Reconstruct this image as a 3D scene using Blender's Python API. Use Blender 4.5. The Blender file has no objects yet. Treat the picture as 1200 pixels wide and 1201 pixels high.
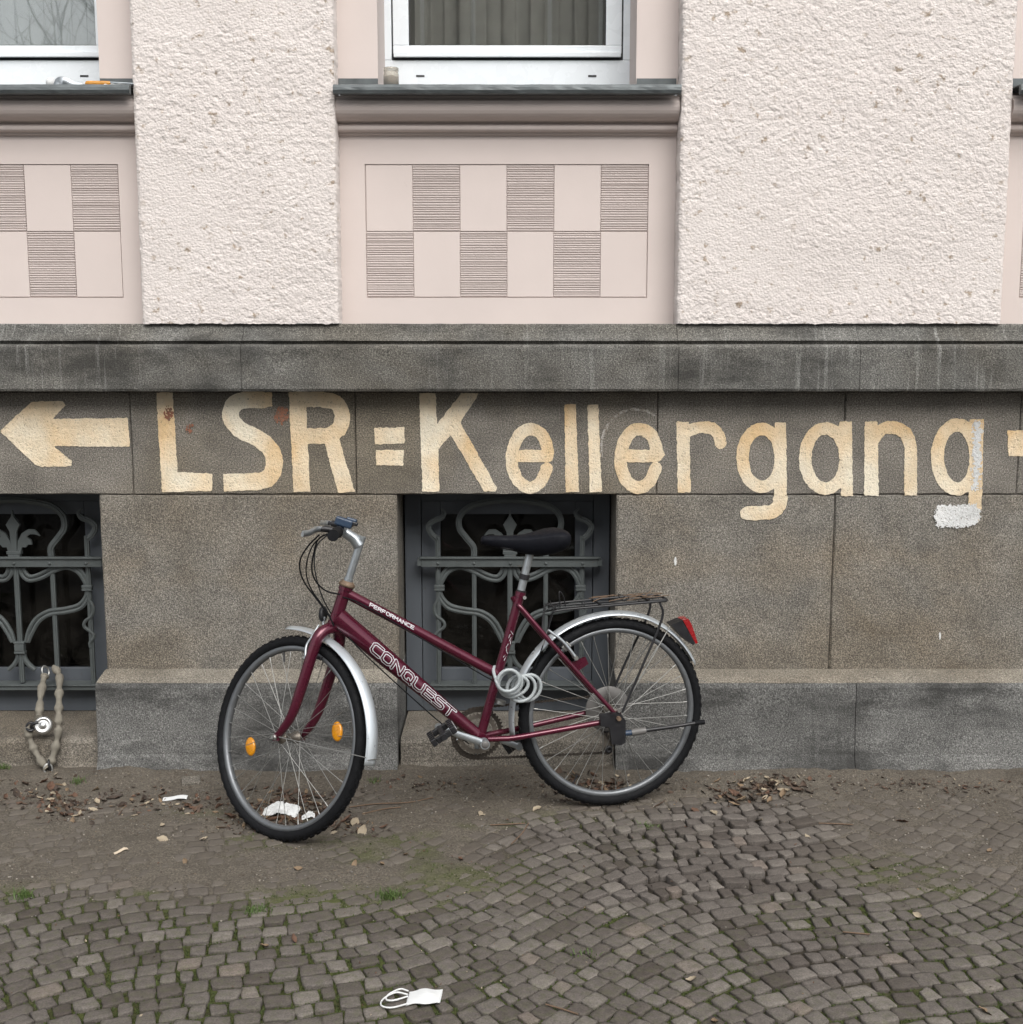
import bpy, bmesh, math, random
import numpy as np
from mathutils import Vector, Matrix
R = math.radians
random.seed(7)
rng = np.random.default_rng(7)
scene = bpy.context.scene
col = scene.collection

# ------------------------------------------------------------------ camera
CAM_F, CAM_PITCH, CAM_H, CAM_D = 1379.7, R(7.654), 1.563, 4.392      # focal length in px of a 1200 px wide picture
cam_d = bpy.data.cameras.new('camera')
cam = bpy.data.objects.new('camera', cam_d); col.objects.link(cam)
cam.location = (0, -CAM_D, CAM_H); cam.rotation_euler = (R(90) - CAM_PITCH, 0, 0)
cam_d.sensor_width = 36; cam_d.lens = CAM_F / 1200 * 36
cam_d.clip_start = .05; cam_d.clip_end = 500
scene.camera = cam
# ------------------------------------------------------------------ sky and sun (overcast)
SUN_EL, SUN_ROT = R(48), R(163)
world = bpy.data.worlds.new('World'); scene.world = world; world.use_nodes = True
wn = world.node_tree
sky = wn.nodes.new('ShaderNodeTexSky'); sky.sky_type = 'NISHITA'; sky.sun_disc = False
sky.sun_elevation = SUN_EL; sky.sun_rotation = SUN_ROT; sky.dust_density = 4; sky.air_density = 1.2
hs = wn.nodes.new('ShaderNodeHueSaturation'); hs.inputs['Saturation'].default_value = .22
wn.links.new(sky.outputs[0], hs.inputs['Color'])
bg = wn.nodes['Background']; bg.inputs['Strength'].default_value = .12
wn.links.new(hs.outputs[0], bg.inputs['Color'])
sd = bpy.data.lights.new('sun', 'SUN'); sd.energy = 1.4; sd.angle = R(50); sd.color = (1, .97, .92)
sun = bpy.data.objects.new('sun', sd); col.objects.link(sun)
sdir = Vector((math.sin(SUN_ROT) * math.cos(SUN_EL), math.cos(SUN_ROT) * math.cos(SUN_EL), math.sin(SUN_EL)))
sun.location = sdir * 20; sun.rotation_euler = sdir.to_track_quat('Z', 'Y').to_euler()
vs = scene.view_settings
vs.view_transform = 'Standard'; vs.look = 'None'; vs.gamma = 1; vs.exposure = 0.80; vs.use_curve_mapping = False
scene.cycles.use_denoising = True
scene.cycles.max_bounces = 8; scene.cycles.transparent_max_bounces = 16

# ------------------------------------------------------------------ measuring helpers (a pixel of the photograph onto a real plane)
_fw = Vector((0, math.cos(CAM_PITCH), -math.sin(CAM_PITCH))); _up = Vector((0, math.sin(CAM_PITCH), math.cos(CAM_PITCH)))
_C = Vector((0, -CAM_D, CAM_H))
def ray(px, py): return _fw + Vector((1, 0, 0)) * ((px - 600) / CAM_F) + _up * ((600.5 - py) / CAM_F)
def wp(px, py, Y=0.0):
    r = ray(px, py); p = _C + r * ((Y - _C.y) / r.y); return (p.x, p.z)
def gp(px, py, Z=0.0):
    r = ray(px, py); p = _C + r * ((Z - _C.z) / r.z); return (p.x, p.y)

# ------------------------------------------------------------------ object helpers
def tag(o, label=None, cat=None, group=None, kind=None):
    if label: o['label'] = label
    if cat: o['category'] = cat
    if group: o['group'] = group
    if kind: o['kind'] = kind
    return o
def empty(name, loc=(0, 0, 0)):
    o = bpy.data.objects.new(name, None); col.objects.link(o); o.location = loc
    o.empty_display_size = .05
    return o
def link(name, me, m=None, parent=None, smooth=False):
    if m is not None and not me.materials: me.materials.append(m)
    if smooth:
        me.polygons.foreach_set('use_smooth', [True] * len(me.polygons))
    o = bpy.data.objects.new(name, me); col.objects.link(o)
    if parent is not None: o.parent = parent
    return o
class MB:
    """collects verts and faces of one mesh"""
    def __init__(s): s.v = []; s.f = []; s.sm = []
    def add(s, vs_, fs_, smooth=False):
        n = len(s.v); s.v += [tuple(p) for p in vs_]
        for f in fs_: s.f.append(tuple(i + n for i in f)); s.sm.append(smooth)
        return s
    def box(s, x0, x1, y0, y1, z0, z1, M=None):
        P = [Vector((x, y, z)) for x in (x0, x1) for y in (y0, y1) for z in (z0, z1)]
        if M is not None: P = [M @ p for p in P]
        return s.add(P, [(0, 1, 3, 2), (4, 6, 7, 5), (0, 4, 5, 1), (2, 3, 7, 6), (0, 2, 6, 4), (1, 5, 7, 3)])
    def cbox(s, x0, x1, y0, y1, z0, z1, b=.004, M=None):
        bm = bmesh.new(); bmesh.ops.create_cube(bm, size=1)
        for v in bm.verts: v.co = Vector(((x0 + x1) / 2 + v.co.x * (x1 - x0), (y0 + y1) / 2 + v.co.y * (y1 - y0), (z0 + z1) / 2 + v.co.z * (z1 - z0)))
        bmesh.ops.bevel(bm, geom=list(bm.edges), offset=b, segments=2, profile=.5, affect='EDGES')
        bm.verts.index_update()
        P = [(M @ v.co) if M is not None else v.co.copy() for v in bm.verts]
        s.add(P, [[v.index for v in f.verts] for f in bm.faces], False); bm.free(); return s
    def sweep(s, pts, sec, up=None, caps=True, smooth=True, closed=False, scales=None):
        """sweep a closed section (list of 2D (a,b)) along pts; a along side vector, b along up"""
        pts = [Vector(p) for p in pts]; n = len(pts); k = len(sec)
        T = []
        for i in range(n):
            a = pts[(i - 1) % n] if (closed or i > 0) else pts[i]; b = pts[(i + 1) % n] if (closed or i < n - 1) else pts[i]
            t = b - a; T.append(t.normalized() if t.length > 1e-9 else Vector((0, 0, 1)))
        V = []
        u = Vector(up) if up is not None else (Vector((0, 0, 1)) if abs(T[0].z) < .9 else Vector((1, 0, 0)))
        for i in range(n):
            if up is not None: u = Vector(up)
            sd_ = T[i].cross(u)
            if sd_.length < 1e-6: sd_ = T[i].cross(Vector((1, .3, .2)))
            sd_.normalize(); uu = sd_.cross(T[i]).normalized()
            if up is None: u = uu
            sc = scales[i] if scales is not None else 1
            for a, b in sec: V.append(pts[i] + (sd_ * a + uu * b) * sc)
        F = []
        m = n if closed else n - 1
        for i in range(m):
            for j in range(k):
                a = i * k + j; b = i * k + (j + 1) % k; c = ((i + 1) % n) * k + (j + 1) % k; d = ((i + 1) % n) * k + j
                F.append((a, b, c, d))
        s.add(V, F, smooth)
        if caps and not closed:
            s.add(V[:k], [tuple(range(k))[::-1]]); s.add(V[-k:], [tuple(range(k))])
        return s
    def tube(s, pts, r, n=10, caps=True, closed=False):
        if isinstance(r, (int, float)): sc = None; rr = r
        else: sc = list(np.interp(np.linspace(0, 1, len(pts)), np.linspace(0, 1, len(r)), r)); rr = 1
        sec = [(rr * math.cos(2 * math.pi * i / n), rr * math.sin(2 * math.pi * i / n)) for i in range(n)]
        return s.sweep(pts, sec, None, caps, True, closed, sc)
    def cyl(s, a, b, r, n=16, r2=None): return s.tube([a, b], [r, r if r2 is None else r2], n)
    def lathe(s, prof, M, n=24, smooth=True, closed=False):
        """prof list of (r, h) turned about local z of M"""
        k = len(prof); V = []
        for i in range(n):
            a = 2 * math.pi * i / n
            for r, h in prof: V.append(M @ Vector((r * math.cos(a), r * math.sin(a), h)))
        F = []
        for i in range(n):
            for j in range(k if closed else k - 1):
                F.append((i * k + j, ((i + 1) % n) * k + j, ((i + 1) % n) * k + (j + 1) % k, i * k + (j + 1) % k))
        return s.add(V, F, smooth)
    def prism(s, poly, y0, y1, f=lambda a, b, y: (a, y, b)):
        n = len(poly)
        V = [f(a, b, y0) for a, b in poly] + [f(a, b, y1) for a, b in poly]
        return s.add(V, [tuple(range(n))[::-1], tuple(range(n, 2 * n))] + [(i, (i + 1) % n, (i + 1) % n + n, i + n) for i in range(n)])
    def xform(s, M): s.v = [tuple(M @ Vector(p)) for p in s.v]; return s
    def mesh(s, name='mesh'):
        me = bpy.data.meshes.new(name); me.from_pydata(s.v, [], s.f)
        me.polygons.foreach_set('use_smooth', s.sm); me.update(); return me
    def build(s, name, m=None, parent=None):
        me = s.mesh(name)
        bm = bmesh.new(); bm.from_mesh(me); bmesh.ops.recalc_face_normals(bm, faces=bm.faces); bm.to_mesh(me); bm.free()
        return link(name, me, m, parent)
def crom(P, n=8, closed=False):
    """Catmull-Rom through points"""
    P = [Vector(p) for p in P]; out = []; m = len(P)
    for i in range(m if closed else m - 1):
        p0 = P[(i - 1) % m] if (closed or i > 0) else P[0] * 2 - P[1]
        p1 = P[i]; p2 = P[(i + 1) % m]
        p3 = P[(i + 2) % m] if (closed or i + 2 < m) else P[-1] * 2 - P[-2]
        for j in range(n):
            t = j / n
            out.append(.5 * ((2 * p1) + (p2 - p0) * t + (2 * p0 - 5 * p1 + 4 * p2 - p3) * t * t + (3 * p1 - p0 - 3 * p2 + p3) * t ** 3))
    if not closed: out.append(P[-1])
    return out
def crom2(P, n=8): return [(v.x, v.y) for v in crom([(a, b, 0) for a, b in P], n)]

# numpy noise
_tab = rng.random((64, 256, 256))
def vnoise(x, y, seed=0):
    t = _tab[seed % 64]
    xi = np.floor(x).astype(int); yi = np.floor(y).astype(int); fx = x - xi; fy = y - yi
    fx = fx * fx * (3 - 2 * fx); fy = fy * fy * (3 - 2 * fy)
    a = t[xi & 255, yi & 255]; b = t[(xi + 1) & 255, yi & 255]; c = t[xi & 255, (yi + 1) & 255]; d = t[(xi + 1) & 255, (yi + 1) & 255]
    return (a * (1 - fx) + b * fx) * (1 - fy) + (c * (1 - fx) + d * fx) * fy
def fbm(x, y, oct=4, seed=0, gain=.5):
    s = 0; a = 1; t = 0
    for o in range(oct):
        s = s + a * vnoise(x * 2 ** o + 17.3 * o, y * 2 ** o + 9.1 * o, seed + o); t += a; a *= gain
    return s / t
def sstep(a, b, x):
    t = np.clip((x - a) / (b - a), 0, 1); return t * t * (3 - 2 * t)

# ------------------------------------------------------------------ materials
class NT:
    def __init__(s, name):
        s.m = bpy.data.materials.new(name); s.m.use_nodes = True; s.t = s.m.node_tree
        s.b = s.t.nodes['Principled BSDF']
        s.pos = s.t.nodes.new('ShaderNodeNewGeometry').outputs['Position']
    def n(s, typ, **kw):
        x = s.t.nodes.new(typ)
        for k, v in kw.items(): setattr(x, k, v)
        return x
    def l(s, a, b): s.t.links.new(a, b)
    def obj(s): return s.n('ShaderNodeTexCoord').outputs['Object']
    def scaled(s, v, vec):
        x = s.n('ShaderNodeVectorMath', operation='MULTIPLY'); s.l(v, x.inputs[0]); x.inputs[1].default_value = vec; return x.outputs[0]
    def noise(s, v, scale, detail=3, rough=.5, dist=0):
        x = s.n('ShaderNodeTexNoise'); s.l(v, x.inputs['Vector']); x.inputs['Scale'].default_value = scale
        x.inputs['Detail'].default_value = detail; x.inputs['Roughness'].default_value = rough; x.inputs['Distortion'].default_value = dist
        return x.outputs['Fac']
    def ramp(s, f, stops):
        x = s.n('ShaderNodeValToRGB'); s.l(f, x.inputs[0]); e = x.color_ramp.elements
        while len(e) < len(stops): e.new(.5)
        for el, (p, c) in zip(e, stops):
            el.position = p; el.color = (c, c, c, 1) if isinstance(c, (int, float)) else (*c, 1)
        return x.outputs[0]
    def mix(s, f, a, b, mode='MIX'):
        x = s.n('ShaderNodeMix', data_type='RGBA', blend_type=mode)
        for sock, v in ((x.inputs[0], f), (x.inputs[6], a), (x.inputs[7], b)):
            if isinstance(v, (int, float)): sock.default_value = v if sock.type == 'VALUE' else (v, v, v, 1)
            elif isinstance(v, tuple): sock.default_value = (*v, 1)
            else: s.l(v, sock)
        return x.outputs[2]
    def math(s, op, a, b=0.):
        x = s.n('ShaderNodeMath', operation=op)
        for i, v in enumerate((a, b)):
            if isinstance(v, (int, float)): x.inputs[i].default_value = v
            else: s.l(v, x.inputs[i])
        return x.outputs[0]
    def attr(s, name): return s.n('ShaderNodeAttribute', attribute_name=name).outputs['Fac']
    def bump(s, h, strength=.5, dist=.002, prev=None):
        x = s.n('ShaderNodeBump'); s.l(h, x.inputs['Height']); x.inputs['Strength'].default_value = strength; x.inputs['Distance'].default_value = dist
        if prev is not None: s.l(prev, x.inputs['Normal'])
        return x.outputs[0]
    def color(s, c):
        if isinstance(c, tuple): s.b.inputs['Base Color'].default_value = (*c, 1)
        else: s.l(c, s.b.inputs['Base Color'])
    def set(s, **kw):
        for k, v in kw.items():
            k = k.replace('_', ' ')
            if isinstance(v, (int, float)): s.b.inputs[k].default_value = v
            else: s.l(v, s.b.inputs[k])
        return s
def mul(c, f): return tuple(x * f for x in c)
def simple(name, c, rough=.5, metal=0., var=.12, scale=30, bump=0., bscale=200, coat=0., spec=.5):
    t = NT(name); o = t.obj()
    f = t.noise(o, scale, 4); t.color(t.mix(f, mul(c, 1 - var), mul(c, 1 + var)))
    r = t.ramp(t.noise(o, scale * 1.7, 3), [(.3, max(rough - .1, .02)), (.7, min(rough + .1, 1))])
    t.set(Roughness=r, Metallic=metal); t.b.inputs['Coat Weight'].default_value = coat; t.b.inputs['Specular IOR Level'].default_value = spec
    if bump: t.set(Normal=t.bump(t.noise(o, bscale, 2), bump, .001))
    return t.m

def stone_mat(name, base, stain=(.10, .085, .065), stain_amt=.5, streak=0., streak_col=(.5, .5, .48), dark=0., tint2=None, grain=200):
    t = NT(name); p = t.pos
    g = t.noise(p, grain, 2, .6); g2 = t.noise(p, grain * 2.4, 1)
    gg = t.math('ADD', t.math('MULTIPLY', g, .65), t.math('MULTIPLY', g2, .35))
    c = t.ramp(gg, [(.36, mul(base, .36)), (.46, mul(base, .80)), (.55, mul(base, 1.2)), (.66, mul(base, 2.25))])
    med = t.ramp(t.noise(p, 7, 4, .6), [(.3, .80), (.7, 1.16)])
    c = t.mix(1., c, med, 'MULTIPLY')
    big = t.ramp(t.noise(p, 1.3, 4, .55, .4), [(.46, 0.), (.62, stain_amt)])
    c = t.mix(big, c, t.mix(1., c, mul(stain, 5.5), 'MULTIPLY'))
    if tint2:
        b2 = t.ramp(t.noise(t.scaled(p, (1, 1, 1.6)), 2.1, 3, .5), [(.5, 0.), (.66, .75)])
        c = t.mix(b2, c, t.mix(1., c, tint2, 'MULTIPLY'))
    if dark:
        d = t.ramp(t.noise(t.scaled(p, (1, 1, 2.6)), 2.6, 5, .62), [(.48, 0.), (.66, dark)])
        c = t.mix(d, c, mul(base, .22))
    if streak:
        s1 = t.ramp(t.noise(t.scaled(p, (48, 3, 1.8)), 1., 4, .6), [(.56, 0.), (.74, streak)])
        s2 = t.ramp(t.noise(t.scaled(p, (1.4, 1, .3)), 1., 2), [(.42, 0.), (.6, 1.)])
        s3 = t.ramp(gg, [(.4, .25), (.6, 1.)])
        c = t.mix(t.math('MULTIPLY', t.math('MULTIPLY', s1, s2), s3), c, streak_col)
    t.color(c); t.set(Roughness=.9); t.b.inputs['Specular IOR Level'].default_value = .25
    t.set(Normal=t.bump(gg, .85, .0045, t.bump(t.noise(p, 14, 3), .25, .006)))
    return t.m
M = {}
WALL = (.190, .175, .153); CORN = (.140, .137, .127); PLIN = (.152, .151, .145)
M['stone'] = stone_mat('grey_washed_stone', (.178, .166, .146), stain=(.165, .150, .130), stain_amt=.7, dark=.22, tint2=(1.04, .97, .88))
M['lintel'] = stone_mat('grey_lintel_stone', mul(WALL, .97), stain=(.15, .14, .12), stain_amt=.8, dark=.3)
M['cornice'] = stone_mat('weathered_cornice_stone', CORN, stain_amt=.5, streak=.6, dark=.75)
M['plinth'] = stone_mat('pale_plinth_stone', PLIN, stain=(.13, .13, .13), stain_amt=.9, dark=.85, streak=.1)
M['sill_stone'] = stone_mat('basement_sill_stone', (.165, .150, .128), dark=.6)
M['joint'] = simple('dark_mortar', (.045, .04, .035), .95)

def stucco_mat():
    t = NT('rough_pink_stucco'); p = t.pos
    c = t.mix(t.noise(p, 3.2, 4), (.62, .567, .54), (.69, .64, .612))
    d = t.ramp(t.noise(p, 26, 3, .6), [(.60, 0.), (.70, .85)])
    d2 = t.ramp(t.noise(p, 1.6, 2), [(.36, 0.), (.52, 1.)])
    c = t.mix(t.math('MULTIPLY', d, d2), c, (.30, .235, .17))
    t.color(c); t.set(Roughness=.95); t.b.inputs['Specular IOR Level'].default_value = .15
    vo = t.n('ShaderNodeTexVoronoi'); t.l(t.scaled(p, (1, 1, 1.2)), vo.inputs['Vector']); vo.inputs['Scale'].default_value = 105; vo.inputs['Randomness'].default_value = 1.
    n = t.bump(t.noise(p, 190, 6, .72), .6, .004, t.bump(t.math('MULTIPLY', vo.outputs['Distance'], -1.), .45, .005))
    t.set(Normal=n); return t.m
M['stucco'] = stucco_mat()
def plaster(name, c, dirt=.35):
    t = NT(name); p = t.pos
    a = t.mix(t.noise(p, 5, 5, .6), mul(c, .94), mul(c, 1.05))
    d = t.ramp(t.noise(p, 32, 4, .7), [(.66, 0.), (.8, dirt)]); e = t.ramp(t.noise(p, 2.3, 2), [(.48, 0.), (.64, 1.)])
    a = t.mix(t.math('MULTIPLY', d, e), a, (.22, .17, .13))
    t.color(a); t.set(Roughness=.8, Normal=t.bump(t.noise(p, 60, 3), .12, .002)); t.b.inputs['Specular IOR Level'].default_value = .25
    return t.m
M['plaster'] = plaster('smooth_pink_plaster', (.595, .522, .492))
M['rib'] = plaster('ribbed_grey_pink_plaster', (.52, .455, .43), .6)
M['zinc'] = simple('weathered_zinc', (.105, .118, .122), .5, .3, .5, 22, .2)
M['pvc'] = simple('white_window_frame', (.74, .78, .81), .28, 0, .02, 8)
M['gasket'] = simple('dark_gasket', (.03, .03, .032), .6)
def glass(name, ior, tintc, dirt, k=0):
    t = NT(name); t.t.nodes.remove(t.b); out = t.t.nodes['Material Output']
    lw = t.n('ShaderNodeLayerWeight'); lw.inputs[0].default_value = .5; r0 = ((ior - 1) / (ior + 1)) ** 2
    frs = t.math('ADD', t.math('MULTIPLY', t.math('POWER', lw.outputs['Facing'], 5.), 1 - r0), r0)
    gl = t.n('ShaderNodeBsdfGlossy'); gl.inputs['Roughness'].default_value = .015
    tr = t.n('ShaderNodeBsdfTransparent'); tr.inputs[0].default_value = (*tintc, 1)
    mx = t.n('ShaderNodeMixShader'); t.l(frs, mx.inputs[0]); t.l(tr.outputs[0], mx.inputs[1]); t.l(gl.outputs[0], mx.inputs[2])
    df = t.n('ShaderNodeBsdfDiffuse'); df.inputs[0].default_value = (.24, .22, .19, 1)
    m2 = t.n('ShaderNodeMixShader'); f = t.ramp(t.noise(t.pos, 6, 5, .65), [(.35, 0.), (.75, dirt)]); t.l(f, m2.inputs[0])
    t.l(mx.outputs[0], m2.inputs[1]); t.l(df.outputs[0], m2.inputs[2]); t.l(m2.outputs[0], out.inputs['Surface'])
    return t.m
M['glass'] = glass('window_glass', 1.95, (.92, .94, .94), .04)
M['dirty_glass'] = glass('dusty_basement_glass', 1.3, (.40, .40, .40), .07)
M['curtain'] = simple('grey_curtain_cloth', (.205, .19, .168), .9, 0, .25, 14)
M['glare_blind'] = simple('sky_glare_blind_cloth', (.36, .37, .37), .9, 0, .06, 6)  # blind kept pale to stand in for sky reflected in the pane
M['dark'] = simple('dark_interior', (.035, .035, .035), .95)
def painted_wood():
    t = NT('grey_blue_paint'); p = t.pos
    c = t.mix(t.noise(t.scaled(p, (1, 1, .25)), 14, 4), (.058, .066, .078), (.090, .101, .115))
    d = t.ramp(t.noise(p, 30, 4, .7), [(.62, 0.), (.75, .6)]); c = t.mix(d, c, (.06, .055, .045))
    t.color(c); t.set(Roughness=.62, Normal=t.bump(t.noise(t.scaled(p, (3, 3, .3)), 60, 3), .2, .001)); return t.m
M['frame_paint'] = painted_wood()
def iron():
    t = NT('grey_green_painted_iron'); p = t.pos
    c = t.mix(t.noise(p, 25, 4), (.050, .058, .058), (.090, .102, .102))
    d = t.ramp(t.noise(p, 70, 3, .7), [(.64, 0.), (.74, .7)]); c = t.mix(d, c, (.075, .05, .03))
    t.color(c); t.set(Roughness=.55, Normal=t.bump(t.noise(p, 130, 2), .3, .001)); return t.m
M['iron'] = iron()
def letter_paint(name, a, b, wear=.02):
    t = NT(name); p = t.pos
    f = t.noise(p, 9, 4, .6)
    z = t.ramp(t.noise(t.scaled(p, (1, 1, .8)), 4.2, 3, .55), [(.35, 0.), (.65, 1.)])
    c = t.mix(z, a, b)
    c = t.mix(1., c, t.ramp(f, [(.3, .88), (.7, 1.08)]), 'MULTIPLY')
    g = t.math('ADD', t.math('MULTIPLY', t.noise(p, 170, 2, .6), .65), t.math('MULTIPLY', t.noise(p, 408, 1), .35))
    w = t.ramp(g, [(.30 + wear, 1.), (.40 + wear, 0.)])
    c = t.mix(w, c, (.17, .14, .105))
    t.color(c); t.set(Roughness=.85, Normal=t.bump(g, .9, .006, t.bump(t.noise(p, 75, 2), .5, .006))); t.b.inputs['Specular IOR Level'].default_value = .2
    return t.m
M['paint'] = letter_paint('faded_yellow_cream_paint', (.67, .48, .27), (.76, .69, .55))
M['spray'] = letter_paint('white_spray_paint', (.60, .61, .61), (.70, .70, .69))
M['chalk'] = letter_paint('faint_chalk', (.36, .34, .31), (.42, .40, .37), .12)
M['red_smudge'] = letter_paint('red_smudge', (.26, .11, .07), (.30, .15, .10), .08)

exec_parts = []
# ================================================================== THE BUILDING
BAYS = (-1.965, -.015, 2.415)                  # centres of the window bays
XL, XR = -3.45, 3.65
building = tag(empty('apartment_building', (0, 0, 0)), 'old apartment house with grey stone base, pink stucco and painted lettering', 'building')
Z_LED, Z_LIN, Z_CB, Z_CT = .354, 1.039, 1.425, 1.672

def rough_block(name, x0, x1, z0, z1, y0, y1, m, b=.004, jit=.0016, gap=.0012, sl=(False, False)):
    """a stone with slightly worn, uneven arrises; front at y0"""
    x0 += gap; x1 -= gap; z0 += gap; z1 -= gap
    P = []
    def side(a, c, n):
        for i in range(n):
            t = i / n; P.append((a[0] + (c[0] - a[0]) * t, a[1] + (c[1] - a[1]) * t))
    nx = max(3, int((x1 - x0) / .035)); nz = max(3, int((z1 - z0) / .035))
    side((x0, z0), (x1, z0), nx); side((x1, z0), (x1, z1), nz); side((x1, z1), (x0, z1), nx); side((x0, z1), (x0, z0), nz)
    n = len(P); cx, cz = (x0 + x1) / 2, (z0 + z1) / 2
    def ins(p, d):
        return (min(max(p[0], x0 + d), x1 - d), min(max(p[1], z0 + d), z1 - d))
    V = []
    for p in P: V.append((p[0], y1, p[1]))
    for p in P: V.append((p[0], y0 + b * (1 + random.uniform(-.3, .5)), p[1]))
    for p in P:
        q = ins(p, max(.0008, b * (1 + random.uniform(-.6, .5)))); V.append((q[0], y0, q[1]))
    mb = MB(); F = []
    for r in range(2):
        for i in range(n): F.append((r * n + i, r * n + (i + 1) % n, (r + 1) * n + (i + 1) % n, (r + 1) * n + i))
    F.append(tuple(range(2 * n, 3 * n))); F.append(tuple(range(n))[::-1])
    mb.add(V, F); return mb.build(name, m, building)
def profile_run(name, prof, x0, x1, m, parent, gap=.0012, seg=.05, jit=0., smooth=False, x_end=None):
    """extrude a (Y,z) profile along X"""
    x0 += gap; x1 -= gap; n = max(1, int((x1 - x0) / seg)); k = len(prof)
    V = []; 
    for i in range(n + 1):
        x = x0 + (x1 - x0) * i / n
        for y, z in prof: V.append((x, y + random.uniform(-jit, jit), z + random.uniform(-jit, jit)))
    F = []
    for i in range(n):
        for j in range(k): F.append((i * k + j, (i + 1) * k + j, (i + 1) * k + (j + 1) % k, i * k + (j + 1) % k))
    F += [tuple(range(k)), tuple(range(n * k, n * k + k))[::-1]]
    mb = MB(); mb.add(V, F, smooth); return mb.build(name, m, parent)

# masonry core behind the stones (seen only in the joints)
MB().box(XL, XR, .345, .36, -.2, Z_LIN).build('core_wall', M['joint'], building)
for a, b in ((XL, BAYS[0] - .42), (BAYS[0] + .42, BAYS[1] - .42), (BAYS[1] + .42, BAYS[2] - .42), (BAYS[2] + .42, XR)):
    MB().box(a, b, .012, .344, .0, Z_LIN - .01).build('core_wall', M['joint'], building)
MB().box(XL, XR, .012, .344, Z_LIN + .006, Z_CT - .02).build('core_wall', M['joint'], building)
# lintel course
for a, b in zip((XL, -2.62, -1.419, -.582, .544, 1.241, 1.896, 2.75), (-2.62, -1.419, -.582, .544, 1.241, 1.896, 2.75, XR)):
    rough_block('stone_block', a, b, Z_LIN, Z_CB, 0, .33, M['lintel'])
# main course: piers between the basement windows
for a, b in ((XL, BAYS[0] - .411), (BAYS[0] + .413, BAYS[1] - .415), (BAYS[1] + .409, 1.217), (1.217, BAYS[2] - .411), (BAYS[2] + .411, XR)):
    rough_block('stone_block', a, b, Z_LED, Z_LIN, .001, .331, M['stone'], b=.006)
# plinth course with a projecting, slightly battered face
plin = [(.33, 0), (.33, Z_LED), (.0, Z_LED + .004), (-.095, Z_LED - .008), (-.112, Z_LED - .014), (-.118, Z_LED - .03), (-.120, .16), (-.126, .07), (-.142, .02), (-.155, -.05), (.33, -.05)]
for a, b in ((XL, BAYS[0] - .408), (BAYS[0] + .408, BAYS[1] - .412), (BAYS[1] + .405, 1.29), (1.29, BAYS[2] - .408), (BAYS[2] + .408, XR)):
    profile_run('plinth_block', plin, a, b, M['plinth'], building, jit=.0012)
M['lit_fillet'] = stone_mat('sky_lit_ledge_colour', (.225, .205, .172), stain_amt=.3, dark=.25)  # strip added on the ledge; its paler colour carries the sky light
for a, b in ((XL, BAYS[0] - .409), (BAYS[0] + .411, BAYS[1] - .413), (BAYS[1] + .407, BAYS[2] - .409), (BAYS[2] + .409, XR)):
    profile_run('lit_ledge_fillet', [(.0005, Z_LED + .012), (-.02, Z_LED + .010), (-.085, Z_LED - .003), (-.110, Z_LED - .0115), (-.10, Z_LED - .03), (.0005, Z_LED - .03)], a, b, M['lit_fillet'], building, jit=.0012)
# cornice
corn = [(.33, Z_CB), (.33, Z_CT), (-.022, Z_CT), (-.028, Z_CT - .008), (-.033, Z_CT - .020), (-.040, Z_CT - .034), (-.052, Z_CT - .047), (-.066, Z_CT - .056), (-.070, Z_CT - .062), (-.060, Z_CT - .068),
        (-.056, Z_CT - .0745), (-.082, Z_CT - .0755), (-.090, Z_CT - .079), (-.0945, Z_CT - .084), (-.096, Z_CT - .092), (-.095, Z_CB + .012), (-.090, Z_CB + .003), (-.06, Z_CB + .001), (-.05, Z_CB + .008), (-.0, Z_CB + .008), (.02, Z_CB + .003)]
for a, b in zip((XL, -2.2, -.98, .605, 1.263, 2.5), (-2.2, -.98, .605, 1.263, 2.5, XR)):
    profile_run('cornice_block', corn, a, b, M['cornice'], building, jit=.0009, gap=.0009)
# basement sills
sillp = [(.33, .02), (.33, .128), (.24, .126), (-.078, .121), (-.092, .116), (-.096, .104), (-.10, .03), (-.125, -.05), (.33, -.05)]
for c in BAYS:
    profile_run('basement_sill', sillp, c - .405, c + .402, M['sill_stone'], building, jit=.0015)

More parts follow.
